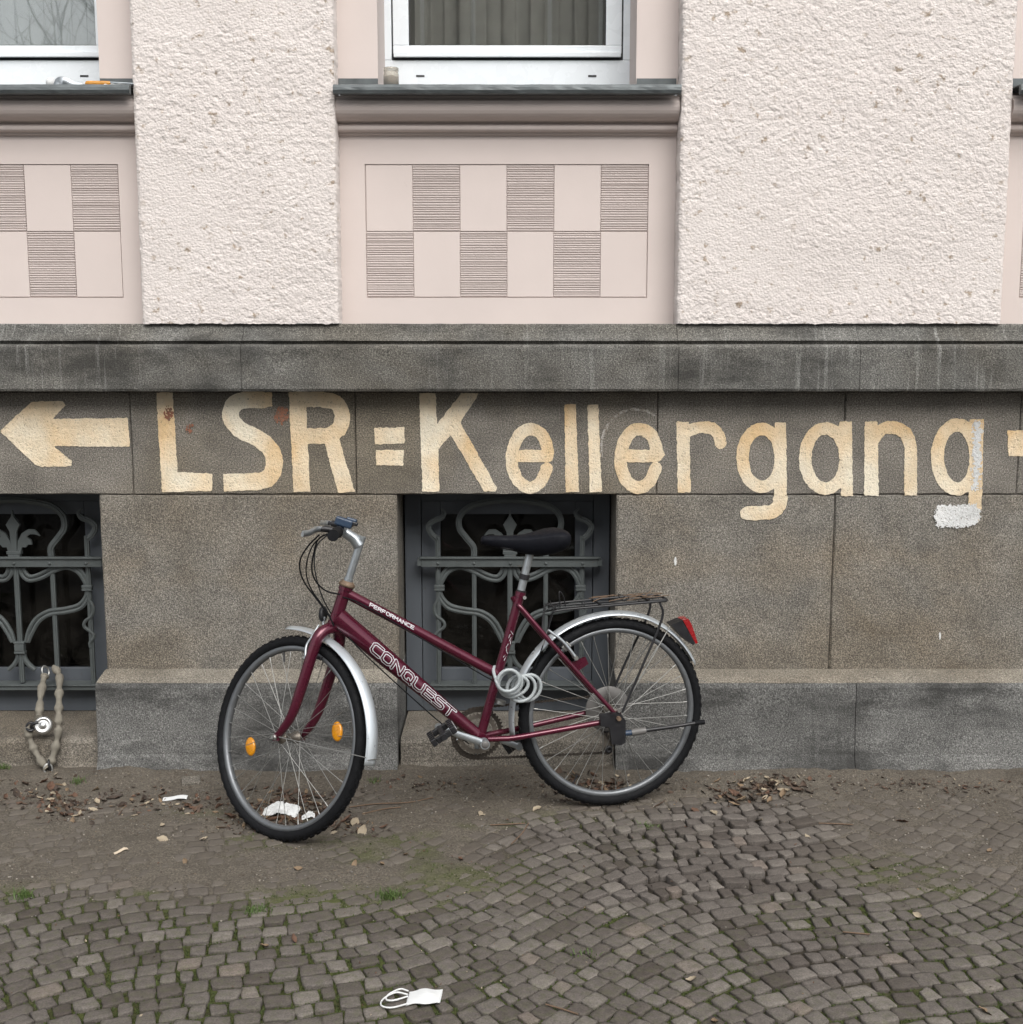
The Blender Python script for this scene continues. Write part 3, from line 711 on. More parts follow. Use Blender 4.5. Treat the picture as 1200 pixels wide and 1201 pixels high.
# ================================================================== THE GROUND
def attr_mesh(me, **kw):
    for k, v in kw.items():
        a = me.attributes.new(k, 'FLOAT', 'POINT'); a.data.foreach_set('value', np.asarray(v, dtype=np.float32).ravel())
def covered(x, y):
    """how far trodden earth lies over the stones: 0 bare, 1 buried"""
    n = fbm(x * 3.1 + 4, y * 4.2, 4, 60) - .5; n2 = fbm(x * 14, y * 14, 3, 61) - .5
    strip = sstep(-.62, -.30, y + .30 * n + .10 * n2)                                   # along the wall
    left = sstep(.35, -.25, x + .5 * n) * sstep(-1.36, -1.06, y + .32 * n + .10 * n2)   # trodden patch by the bicycle
    right = sstep(.78, 1.12, x + .3 * n) * sstep(-1.30, -.95, y + .4 * n + .10 * n2)
    return np.clip(np.maximum(np.maximum(strip * .97, left * .84), right * .72), 0, 1)
def moss(x, y):
    a = sstep(-1.05, -1.25, y + .3 * (fbm(x * 2, y * 2, 3, 66) - .5)) * sstep(.26, .42, fbm(x * 3.3, y * 3.3, 4, 67))
    b = .65 * sstep(.46, .62, fbm(x * 2.4 + 7, y * 4.0, 4, 68)) * sstep(-.45, -.62, y) * sstep(.75, .3, x)
    c = .7 * sstep(.48, .6, fbm(x * 2.6 + 2, y * 5, 4, 69)) * sstep(.8, 1.1, x) * sstep(-.8, -.95, y)
    return np.clip(np.maximum(np.maximum(a, b), c), 0, 1)
def undul(x, y): return .010 * (fbm(x * 1.1 + 3, y * 1.1 + 8, 2, 70) - .5)
def soil_z(x, y):
    c = covered(x, y)
    n = fbm(x * 9, y * 9, 4, 72) - .5; f = fbm(x * 45, y * 45, 3, 75) - .5
    wall = (.012 + .034 * np.clip(fbm(x * 7 + 2, y * 3, 3, 77) - .42, 0, 1)) * sstep(-.32, -.16, y + .05 * n)
    return undul(x, y) - .0095 - .007 * sstep(.1, .35, x) * sstep(1.1, .8, x) * sstep(-1.35, -1.0, y) * (1 - c) + c * .0125 + wall + n * (.004 + .016 * c) + f * (.003 + .0045 * c)
GX0, GX1, GY0, GY1, gs = -3.4, 3.4, -2.75, -.06, .0095
nx, ny = int((GX1 - GX0) / gs), int((GY1 - GY0) / gs)
X, Y = np.meshgrid(np.linspace(GX0, GX1, nx + 1), np.linspace(GY0, GY1, ny + 1), indexing='ij')
Zs = soil_z(X, Y)
me = bpy.data.meshes.new('pavement'); V = np.stack([X.ravel(), Y.ravel(), Zs.ravel()], 1)
i = np.arange(X.size).reshape(X.shape); F = np.stack([i[:-1, :-1].ravel(), i[1:, :-1].ravel(), i[1:, 1:].ravel(), i[:-1, 1:].ravel()], 1)
me.vertices.add(len(V)); me.vertices.foreach_set('co', V.ravel()); me.loops.add(F.size); me.loops.foreach_set('vertex_index', F.ravel())
me.polygons.add(len(F)); me.polygons.foreach_set('loop_start', np.arange(0, F.size, 4)); me.polygons.foreach_set('loop_total', np.full(len(F), 4)); me.update(calc_edges=True)
attr_mesh(me, moss=moss(X, Y), cover=covered(X, Y))
def soil_mat():
    t = NT('trodden_earth'); p = t.pos
    a = t.mix(t.noise(p, 5, 5, .6), (.066, .057, .046), (.138, .121, .099))
    g = t.noise(p, 160, 3, .7)
    a = t.mix(1., a, t.ramp(g, [(.3, .55), (.5, 1.), (.72, 1.7)]), 'MULTIPLY')
    bits = t.ramp(t.noise(p, 75, 2, .5), [(.69, 0.), (.74, .8)]); a = t.mix(bits, a, (.20, .155, .11))
    dk = t.ramp(t.noise(p, 34, 3, .6), [(.62, 0.), (.72, .7)]); a = t.mix(dk, a, (.045, .033, .025))
    cv = t.ramp(t.attr('cover'), [(.05, 0.), (.5, 1.)])
    a = t.mix(cv, t.mix(1., a, (.34, .33, .30), 'MULTIPLY'), a)                    # darker earth in the joints
    mo = t.math('MULTIPLY', t.attr('moss'), t.ramp(t.noise(p, 26, 4, .65), [(.30, .25), (.52, 1.)]))
    mc = t.mix(t.noise(p, 90, 2), (.034, .044, .010), (.085, .098, .028))
    a = t.mix(t.math('MULTIPLY', mo, .85), a, mc)
    t.color(a); t.set(Roughness=.95, Normal=t.bump(g, .8, .004, t.bump(t.noise(p, 40, 3), .6, .006))); t.b.inputs['Specular IOR Level'].default_value = .2
    return t.m
M['soil'] = soil_mat()
pavement = tag(link('pavement', me, M['soil'], None, True), kind='structure')
def cobble_mat():
    t = NT('granite_mosaic_stone'); p = t.pos
    tone = t.attr('tone')
    c = t.ramp(tone, [(0., (.060, .050, .043)), (.35, (.090, .078, .069)), (.6, (.110, .097, .087)), (.8, (.150, .134, .118)), (.93, (.138, .114, .097)), (1., (.16, .15, .138))])
    g = t.noise(p, 240, 3, .6); c = t.mix(1., c, t.ramp(g, [(.3, .70), (.7, 1.35)]), 'MULTIPLY')
    m_ = t.noise(p, 38, 4, .6); c = t.mix(1., c, t.ramp(m_, [(.3, .8), (.7, 1.15)]), 'MULTIPLY')
    e = t.mix(t.noise(p, 60, 3), (.075, .063, .050), (.125, .110, .090))
    di = t.math('MULTIPLY', t.attr('cover'), t.ramp(t.noise(p, 22, 4, .65), [(.25, .35), (.6, 1.)])); c = t.mix(di, c, e)
    mo = t.math('MULTIPLY', t.math('MULTIPLY', t.attr('moss'), t.ramp(t.noise(p, 45, 4, .7), [(.46, 0.), (.70, .8)])), .45)
    c = t.mix(mo, c, (.075, .085, .032))
    t.color(c); t.set(Roughness=.82, Normal=t.bump(g, .35, .002, t.bump(m_, .5, .005))); t.b.inputs['Specular IOR Level'].default_value = .3
    return t.m
M['cobble'] = cobble_mat()
# stones laid in shallow arcs
P_, A_ = 1.6, .085
stones = []
rowh = .058
v = -4.6
ROT = R(30); cR, sR = math.cos(ROT), math.sin(ROT)
while v < 2.2:
    u = -5. + random.uniform(0, .05)
    while u < 5.:
        du = min(max(random.gauss(.062, .013), .040), .095)
        uc = u + du / 2; u += du
        ph = 2 * math.pi * uc / P_ + .9 + .35 * math.sin(v * 2.3)
        yy = v + A_ * math.cos(ph) + .012 * math.sin(uc * 7 + v * 3); sl = -A_ * 2 * math.pi / P_ * math.sin(ph)
        x, y = uc * cR - yy * sR, uc * sR + yy * cR
        if y > -.20 or y < -2.72 or abs(x) > 3.3: continue
        stones.append((x, y, ROT + math.atan(sl), du / math.cos(math.atan(sl)), rowh * math.cos(math.atan(sl))))
    v += rowh * random.uniform(.96, 1.04)
SX = np.array([s[0] for s in stones]); SY = np.array([s[1] for s in stones])
cv = covered(SX, SY); mo = moss(SX, SY); un_ = undul(SX, SY)
loose = sstep(.1, .35, SX) * sstep(1.1, .8, SX) * sstep(-1.25, -1.0, SY)            # settled, gappy area
def stone_geo(k):
    x, y, be, du, rh = stones[k]
    gap = .005 + .005 * random.random() + .002 * loose[k]
    a = du / 2 - gap / 2; b = rh / 2 - gap / 2 + random.uniform(-.0015, .0015)
    ca, sa = math.cos(be + random.gauss(0, .05)), math.sin(be + random.gauss(0, .05))
    cor = [(-a, -b), (a, -b), (a, b), (-a, b)]; cor = [(p + random.gauss(0, .0032), q + random.gauss(0, .0032)) for p, q in cor]
    out = []
    for j in range(4):
        p, q = cor[j], cor[(j + 1) % 4]
        out.append((p[0] * .95, p[1] * .95))
        for t in (.35, .68): out.append((p[0] + (q[0] - p[0]) * t + random.gauss(0, .0012), p[1] + (q[1] - p[1]) * t + random.gauss(0, .0012)))
    n = len(out); zt = un_[k] + random.gauss(0, .0016 + .0022 * loose[k]); tx, ty = random.gauss(0, .022 + .035 * loose[k]), random.gauss(0, .022 + .035 * loose[k])
    V = []
    for s_, dz in ((1.0, -.03), (1.0, -.0040), (.975, -.0008), (.70, .0)):
        for p, q in out:
            V.append((x + s_ * (p * ca - q * sa), y + s_ * (p * sa + q * ca), zt + dz + s_ * (p * tx + q * ty) + random.gauss(0, .0004)))
    V.append((x, y, zt + .0006))
    F = []
    for r in range(3):
        for j in range(n): F.append((r * n + j, r * n + (j + 1) % n, (r + 1) * n + (j + 1) % n, (r + 1) * n + j))
    for j in range(n): F.append((3 * n + j, 3 * n + (j + 1) % n, 4 * n))
    return V, F
tones = np.array([min(max(random.gauss(.45, .21), 0), .78) if random.random() > .06 else random.uniform(.78, .97) for _ in stones])
# which stones show largest in the photograph
def inview(k):
    d = Vector((SX[k], SY[k], 0)) - _C; z = d.dot(_fw); px = 600 + CAM_F * d.x / z; py = 600.5 - CAM_F * d.dot(_up) / z
    return (10 < px < 1190 and py < 1196 and cv[k] < .5), py
cand = sorted([(inview(k)[1], k) for k in range(len(stones)) if inview(k)[0]], reverse=True)
big = set(k for _, k in cand[:300])
rest = MB(); rt = []; rc = []; rm_ = []
for k in range(len(stones)):
    if cv[k] > .985 and k not in big: continue
    V, F = stone_geo(k)
    if k in big:
        me = bpy.data.meshes.new('cobblestone'); me.from_pydata(V, [], F); attr_mesh(me, tone=[tones[k]] * len(V), cover=[cv[k]] * len(V), moss=[mo[k]] * len(V))
        link('cobblestone', me, M['cobble'], pavement, True)
    else:
        rest.add(V, F, True); rt += [tones[k]] * len(V); rc += [cv[k]] * len(V); rm_ += [mo[k]] * len(V)
me = rest.mesh('cobblestone_paving'); attr_mesh(me, tone=rt, cover=rc, moss=rm_)
tag(link('cobblestone_paving', me, M['cobble'], pavement, True), kind='stuff')
# the street behind the photographer
M['asphalt'] = simple('asphalt', (.05, .05, .05), .9, 0, .25, 60, .4)
tag(MB().box(-60, 60, -60, -2.74, -.06, -.012).build('street', M['asphalt']), kind='structure')
tag(MB().box(-60, -3.39, -2.739, .3, -.06, -.014).build('pavement_beyond', M['soil']), kind='structure')
tag(MB().box(3.39, 60, -2.739, .3, -.06, -.014).build('pavement_beyond', M['soil']), kind='structure')

# moss and tiny grass in the joints
def blade_mesh(spots, name, hmin, hmax, wd, m, lab=None, cat=None, lean=.5):
    mb = MB()
    for (x, y, z) in spots:
        a = random.uniform(0, 6.28); h = random.uniform(hmin, hmax); w = wd * random.uniform(.6, 1.3); l = random.gauss(0, lean) * h; b = random.uniform(0, 6.28)
        dx, dy = math.cos(a) * w, math.sin(a) * w; ex, ey = math.cos(b) * l, math.sin(b) * l
        mb.add([(x - dx, y - dy, z), (x + dx, y + dy, z), (x + dx * .7 + ex * .45, y + dy * .7 + ey * .45, z + h * .65), (x - dx * .7 + ex * .45, y - dy * .7 + ey * .45, z + h * .65), (x + ex, y + ey, z + h * random.uniform(.75, 1))], [(0, 1, 2, 3), (3, 2, 4)])
    return mb.build(name, m)
M['grass'] = simple('fresh_grass', (.065, .105, .025), .6, 0, .45, 40)
M['moss'] = simple('dark_moss', (.048, .066, .016), .9, 0, .4, 30)
n_ = 420000
mx_ = rng.uniform(-1.7, 1.7, n_); my_ = rng.uniform(-2.15, -.5, n_)
keep = rng.random(n_) < moss(mx_, my_) ** 1.5 * (1 - .75 * covered(mx_, my_)); mx_, my_ = mx_[keep], my_[keep]
SBE = np.array([q[2] for q in stones]); SDU = np.array([q[3] for q in stones]); SRH = np.array([q[4] for q in stones])
kk_ = np.concatenate([np.argmin((SX[None] - mx_[i0:i0 + 400, None]) ** 2 + (SY[None] - my_[i0:i0 + 400, None]) ** 2, 1) for i0 in range(0, len(mx_), 400)])
dx_, dy_ = mx_ - SX[kk_], my_ - SY[kk_]; cb_, sb_ = np.cos(SBE[kk_]), np.sin(SBE[kk_])
ok = (np.abs(dx_ * cb_ + dy_ * sb_) > SDU[kk_] / 2 - .006) | (np.abs(-dx_ * sb_ + dy_ * cb_) > SRH[kk_] / 2 - .006)
mx_, my_ = mx_[ok][:34000], my_[ok][:34000]
sp = list(zip(mx_, my_, soil_z(mx_, my_) - .001))
tag(blade_mesh(sp, 'joint_moss', .004, .010, .0022, M['moss']), 'dark green moss growing in the joints between the paving stones', 'moss', kind='stuff')

# ================================================================== THE BICYCLE
RW = .3325
bO = Vector((.3463, -.441, .3324)); bF = Vector((-.9732, -.2298, -.0092)).normalized(); bL = Vector((.2297, -.9731, .0183)).normalized()
bU = bF.cross(bL).normalized(); bL = bU.cross(bF)
bike = tag(empty('bicycle'), 'dark red step-through bicycle with silver mudguards leaning by the barred cellar window', 'bicycle')
bM = Matrix((bF, bL, bU)).transposed().to_4x4(); bM.translation = bO - bU * RW
bike.matrix_world = bM
def L(s, l, z): return Vector((s, l, z + RW))
def bp(px, py, l=0.):
    """pixel to bike coordinates on the plane l metres left of the frame"""
    r = ray(px, py); t = ((bO + bL * l - _C).dot(bL)) / r.dot(bL); p = _C + r * t - bO
    return L(p.dot(bF), l, p.dot(bU))
def red_paint():
    t = NT('dark_red_frame_paint'); o = t.obj()
    c = t.mix(t.noise(o, 12, 4), (.075, .0055, .020), (.100, .008, .027))
    d = t.ramp(t.noise(o, 55, 5, .7), [(.66, 0.), (.71, .8)]); c = t.mix(d, c, (.10, .055, .04))
    du = t.ramp(t.noise(o, 9, 4, .6), [(.5, 0.), (.8, .15)]); c = t.mix(du, c, (.13, .075, .07))
    t.color(c); t.set(Roughness=t.ramp(t.noise(o, 20, 3), [(.3, .22), (.7, .36)]), Metallic=.45); t.b.inputs['Coat Weight'].default_value = .5
    return t.m
M['red'] = red_paint()

M['silver'] = simple('brushed_aluminium', (.42, .45, .47), .40, .8, .12, 40)
M['rim'] = simple('dull_rim_alloy', (.17, .18, .19), .45, .6, .2, 30)
M['guard'] = simple('silver_mudguard', (.52, .56, .59), .36, .55, .08, 18, coat=.1)
M['chrome'] = simple('chromed_steel', (.36, .36, .345), .42, .85, .15, 60)
M['rubber'] = simple('black_rubber', (.0048, .0052, .0064), .78, 0, .5, 30, .25, 180, 0., .22)
M['black'] = simple('black_plastic', (.012, .012, .014), .42, 0, .3, 30)
M['saddle'] = simple('black_saddle_vinyl', (.0035, .004, .007), .7, 0, .3, 40, .2, 240, 0., .18)
M['bluep'] = simple('dark_blue_plastic', (.022, .040, .072), .42, 0, .3, 50)
M['rust'] = simple('rusty_chain', (.045, .037, .030), .6, .4, .5, 90, .3)
M['steel_dirty'] = simple('dirty_steel', (.19, .17, .145), .5, .7, .4, 60)
M['brown_ring'] = simple('corroded_ring', (.18, .125, .085), .6, .4, .3, 60)
M['orange'] = simple('orange_reflector', (.60, .235, .002), .3, 0, .2, 90, coat=.5)
M['redlens'] = simple('red_lens', (.25, .008, .010), .25, 0, .15, 40, coat=.6)
M['decal'] = simple('silver_white_decal', (.50, .50, .52), .4, 0, .08, 60)
M['disc'] = simple('grey_plastic_disc', (.12, .115, .11), .5, 0, .2, 30)

HA = R(70.83); AX = Vector((-math.cos(HA), 0, math.sin(HA))); NN = Vector((math.sin(HA), 0, math.cos(HA)))
A0 = L(1.1114, 0, 0); SB = A0 - NN * .0387                            # front axle, foot of the steering axis
def steerM(ang): return Matrix.Translation(SB) @ Matrix.Rotation(-ang, 4, AX) @ Matrix.Translation(-SB)
SM = steerM(R(49.8)); SH = steerM(R(10.8))
def ax(t, fwd=0., l=0.): return SB + AX * t + NN * fwd + Vector((0, l, 0))
BB = L(.4657, 0, -.0501)
# ---- frame
f = MB()
f.cyl(ax(.402), ax(.532), .0205, 20)
f.cyl(ax(.398), ax(.412), .0235, 20); f.cyl(ax(.522), ax(.535), .0235, 20)
TTa, TTb = L(.905, 0, .472), L(.400, 0, .163)
f.tube([TTa, TTb], .0170, 18)
DTa, DTb = L(.935, 0, .396), L(.468, 0, -.048)
dt_r = [(0, .0330), (.3, .0305), (.7, .0235), (1, .0205)]
f.tube([DTa.lerp(DTb, t) for t, r in dt_r], [r for t, r in dt_r], 20)
STt = L(.317, 0, .441)
f.tube([BB, STt], .0158, 18); f.cyl(STt.lerp(BB, .035), STt, .0178, 18)
f.cyl(BB + Vector((0, -.036, 0)), BB + Vector((0, .036, 0)), .0215, 20)
for s in (-1, 1):
    f.tube(crom([L(.332, s * .010, .398), L(.318, s * .022, .385), L(.22, s * .056, .262), L(.0, s * .064, .004)], 5), [.0085] * 11 + [.0085, .008, .008, .0075, .007], 10)
    f.tube(crom([L(.452, s * .020, -.052), L(.40, s * .034, -.050), L(.33, s * .044, -.046), L(.03, s * .064, -.010)], 5), .0098, 10)
    f.prism([(.034, -.022), (.03, .006), (.012, .022), (-.012, .020), (-.018, -.004), (-.012, -.016)], s * .064 - .003, s * .064 + .003, lambda a, b, y: tuple(L(a, y, b)))
f.tube(crom([L(.345, 0, .425), L(.333, 0, .402), L(.318, 0, .386)], 4), .010, 8)
frame = f.build('frame', M['red'], bike)
# pump peg plate on the stay
pg = MB(); Pp = [bp(x, y, .058) for x, y in ((668, 778), (686, 770), (690, 778), (676, 788))]
pg.add([p + Vector((0, o, 0)) for o in (-.004, .004) for p in Pp], [(0, 1, 2, 3), (7, 6, 5, 4), (0, 4, 5, 1), (1, 5, 6, 2), (2, 6, 7, 3), (3, 7, 4, 0)]); pg.build('stay_lug', M['red'], bike)
# ---- decals wrapped onto the tubes
GL = {'C': [[(1, 0), (.25, 0), (0, .2), (0, .8), (.25, 1), (1, 1)]], 'O': [[(.25, 0), (.75, 0), (1, .2), (1, .8), (.75, 1), (.25, 1), (0, .8), (0, .2), (.25, 0)]],
      'N': [[(0, 0), (0, 1)], [(0, 1), (1, 0)], [(1, 0), (1, 1)]], 'Q': [[(.25, 0), (.75, 0), (1, .2), (1, .8), (.75, 1), (.25, 1), (0, .8), (0, .2), (.25, 0)], [(.6, .3), (1.05, -.1)]],
      'U': [[(0, 1), (0, .2), (.25, 0), (.75, 0), (1, .2), (1, 1)]], 'E': [[(1, 0), (0, 0), (0, 1), (1, 1)], [(0, .5), (.9, .5)]],
      'S': [[(0, 0), (.8, 0), (1, .15), (1, .4), (.8, .5), (.2, .5), (0, .62), (0, .85), (.2, 1), (1, 1)]], 'T': [[(.5, 0), (.5, 1)], [(-.05, 1), (1.05, 1)]],
      'P': [[(0, 0), (0, 1), (.8, 1), (1, .85), (1, .6), (.8, .45), (0, .45)]], 'R': [[(0, 0), (0, 1), (.8, 1), (1, .85), (1, .62), (.8, .5), (0, .5)], [(.45, .5), (1, 0)]],
      'F': [[(0, 0), (0, 1), (1, 1)], [(0, .5), (.8, .5)]], 'M': [[(0, 0), (0, 1), (.5, .4), (1, 1), (1, 0)]], 'A': [[(0, 0), (.5, 1), (1, 0)], [(.2, .35), (.8, .35)]]}
def decal(name, word, a, b, radius, t0, t1, h, gw, gapw, hw, outline, step, slant=.15, ang0=0.):
    """letters running along the tube a->b on its left (near) side"""
    d = (b - a); Ln = d.length; d = d.normalized(); side = Vector((0, 1, 0)); side = (side - d * side.dot(d)).normalized(); upv = side.cross(d)
    if upv.z < 0: upv = -upv
    n = len(word); tot = (t1 - t0) * Ln; cw = tot / (n - gapw)
    for i, ch in enumerate(word):
        x0 = t0 * Ln + i * cw; w = cw * (1 - gapw)
        Xg, Zg = np.meshgrid(np.arange(-hw * 3 - .004, w + hw * 3 + .006, step), np.arange(-h / 2 - hw * 3 - .002, h / 2 + hw * 3 + .002, step), indexing='ij')
        D = np.full(Xg.shape, 1e9)
        for P in GL[ch]: D = np.minimum(D, sdf_line(Xg, Zg, [(p * w + (q - .5) * h * slant, (q - .5) * h) for p, q in P], hw))
        if outline: D = np.abs(D) - outline
        def f3(x, z):
            s = x0 + x; rr = radius(s / Ln) + .0009; an = z / rr + ang0
            return a + d * s + (side * math.cos(an) + upv * math.sin(an)) * rr
        V, F = march(D, Xg, Zg, f3)
        me = bpy.data.meshes.new('decal_letter'); me.from_pydata([tuple(v) for v in V], [], F); link('decal_letter', me, M['decal'], frame)
dr = lambda t: np.interp(t, [x for x, _ in dt_r], [x for _, x in dt_r])
decal('decal', 'CONQUEST', DTa, DTb, dr, .235, .80, 0.031, 0, .20, .0042, .0014, .0010, -.12, .12)
decal('decal', 'PERFORMANCE', TTa, TTb, lambda t: .017, .15, .43, 0.0105, 0, .26, .0015, 0, .0008, -.2, .35)
# script on the seat tube: a few slanted strokes
d = MB()
for i in range(9):
    t = .545 + i * .022; p = BB.lerp(STt, t); an = R(-8 + 26 * math.sin(i * 2.1)); an2 = R(20 + 20 * math.sin(i * 1.3 + 1))
    q = p + Vector((math.sin(an) * .0163, math.cos(an) * .0163, -.004)); w = p + Vector((math.sin(-an2) * .0163, math.cos(an2) * .0163, .009)); d.tube([q, w], .0011, 5)
d.build('decal_script', M['decal'], frame)
# ---- fork (turned with the wheel)
f = MB()
f.cyl(ax(.385), ax(.400), .019, 18)
for s in (-1, 1):
    f.tube(crom([ax(.392, 0, s * .004), ax(.384, .002, s * .026), ax(.362, .004, s * .047), ax(.32, .002, s * .056), ax(.18, .0, s * .058), ax(.09, .004, s * .058), ax(.03, .024, s * .058), ax(.008, .036, s * .058)], 6),
           list(np.interp(np.linspace(0, 1, 43), [0, .3, .6, 1], [.0185, .0200, .0175, .0105])), 14)
    e = A0 + Vector((0, s * .058, 0)); f.prism([(-.012, -.010), (.012, -.012), (.012, .008), (-.006, .022), (-.016, .018)], s * .058 - .003, s * .058 + .003, lambda a, b, y: tuple(A0 + Vector((a, y, b))))
f.xform(SM).build('fork', M['red'], bike)
h = MB(); h.cyl(ax(.398), ax(.405), .0225, 20); h.xform(SM).build('lower_headset', M['silver'], bike)
h = MB(); h.lathe([(.0, .0), (.026, 0), (.027, .006), (.022, .014), (.017, .018), (0, .018)], Matrix.Translation(ax(.534)) @ AX.to_track_quat('Z', 'Y').to_matrix().to_4x4(), 20); h.build('upper_headset', M['brown_ring'], bike)
# ---- stem and handlebar (turned less than the wheel)
f = MB(); f.cyl(ax(.548), ax(.700), .0125, 16); f.cyl(ax(.549), ax(.562), .0150, 16); f.cyl(ax(.695), ax(.705), .0135, 16)
barC = ax(.708, .070)
f.tube([ax(.672, 0.0), ax(.690, .022), barC - NN * .012 - AX * .008], [.019, .0185, .017], 14)
f.cyl(barC + Vector((0, -.024, 0)), barC + Vector((0, .024, 0)), .0178, 16)
stem = f.xform(SH).build('stem', M['silver'], bike)
f = MB(); f.tube([barC + Vector((0, y, 0)) + NN * 0 for y in (-.28, -.1, .1, .28)], .0112, 12); hb = f.xform(SH).build('handlebar', M['black'], bike)
for s in (-1, 1):
    g = MB(); o = barC; n = 12
    pts = []; rr = []
    for k in range(25):
        y = .155 + .135 * k / 24; pts.append(o + Vector((0, s * y, 0))); rr.append(.0158 + .0010 * (k % 2) + (.0022 if k in (0, 1, 24) else 0))
    g.tube(pts, rr, 14); g.xform(SH).build('grip', M['rubber'] if s > 0 else M['brown_ring'], hb)
    p = MB(); c0 = o + Vector((0, s * .125, 0))
    p.cyl(c0 + Vector((0, -.012, 0)), c0 + Vector((0, .012, 0)), .0165, 14)
    p.tube([c0 + NN * .010, c0 + NN * .038 - AX * .004, c0 + NN * .055 + Vector((0, s * .01, 0)) - AX * .008], [.010, .011, .008], 10)
    p.xform(SH).build('lever_clamp', M['black'], hb)
    p = MB(); p.sweep(crom([c0 + NN * .046 - AX * .006, c0 + NN * .066 + Vector((0, s * .03, 0)) - AX * .012, c0 + NN * .074 + Vector((0, s * .09, 0)) - AX * .02, c0 + NN * .090 + Vector((0, s * .135, 0)) - AX * .026], 5), [(-.004, -.0085), (.004, -.0085), (.005, 0), (.004, .0085), (-.004, .0085)], up=AX)
    p.xform(SH).build('brake_lever', M['silver'], hb)
p = MB(); c1 = barC + Vector((0, .085, 0)) + AX * .030
MX = Matrix.Translation(c1) @ Matrix((NN, Vector((0, 1, 0)), AX)).transposed().to_4x4()
p.cbox(-.034, .022, -.022, .022, -.014, .013, .005, MX); p.cbox(-.044, -.010, -.014, .016, .004, .020, .004, MX); p.cbox(-.012, .012, -.012, .012, -.024, -.012, .003, MX)
p.xform(SH).build('thumb_shifter', M['bluep'], hb)
p = MB(); p.cbox(-.050, -.026, -.012, .018, .000, .012, .003, MX); p.xform(SH).build('shift_paddle', M['black'], hb)
# ---- cables
cab = [([(375, 627), (362, 640), (353, 655), (352, 668), (358, 684), (372, 703), (386, 722), (392, 734)], .15, .03, .0026),
       ([(380, 627), (367, 640), (360, 660), (360, 676), (366, 692), (380, 712), (390, 726)], .14, -.02, .0022),
       ([(388, 625), (374, 632), (368, 650), (366, 668), (371, 682), (383, 693), (399, 697)], .12, .024, .0026),
       ([(386, 626), (372, 640), (369, 662), (373, 684), (380, 704), (390, 722)], -.12, -.02, .0022)]
for P, l0, l1, r_ in cab:
    n = len(P); m = MB(); m.tube(crom([bp(x, y, l0 + (l1 - l0) * min(1, (k / (n - 1)) * 1.3)) for k, (x, y) in enumerate(P)], 8), r_, 7); m.build('cable', M['rubber'], bike)
m = MB(); m.tube(crom([bp(402, 700, .021), bp(420, 706, .02), bp(445, 720, .019), bp(500, 752, .018), bp(560, 788, .018), bp(582, 800, .017)], 6), .0023, 6); m.build('cable', M['rubber'], bike)
m = MB(); m.tube(crom([bp(398, 732, .012), bp(410, 748, .02), bp(432, 771, .018), bp(480, 815, .016), bp(520, 850, .015), bp(550, 872, .012)], 6), .0022, 6); m.build('cable', M['rubber'], bike)
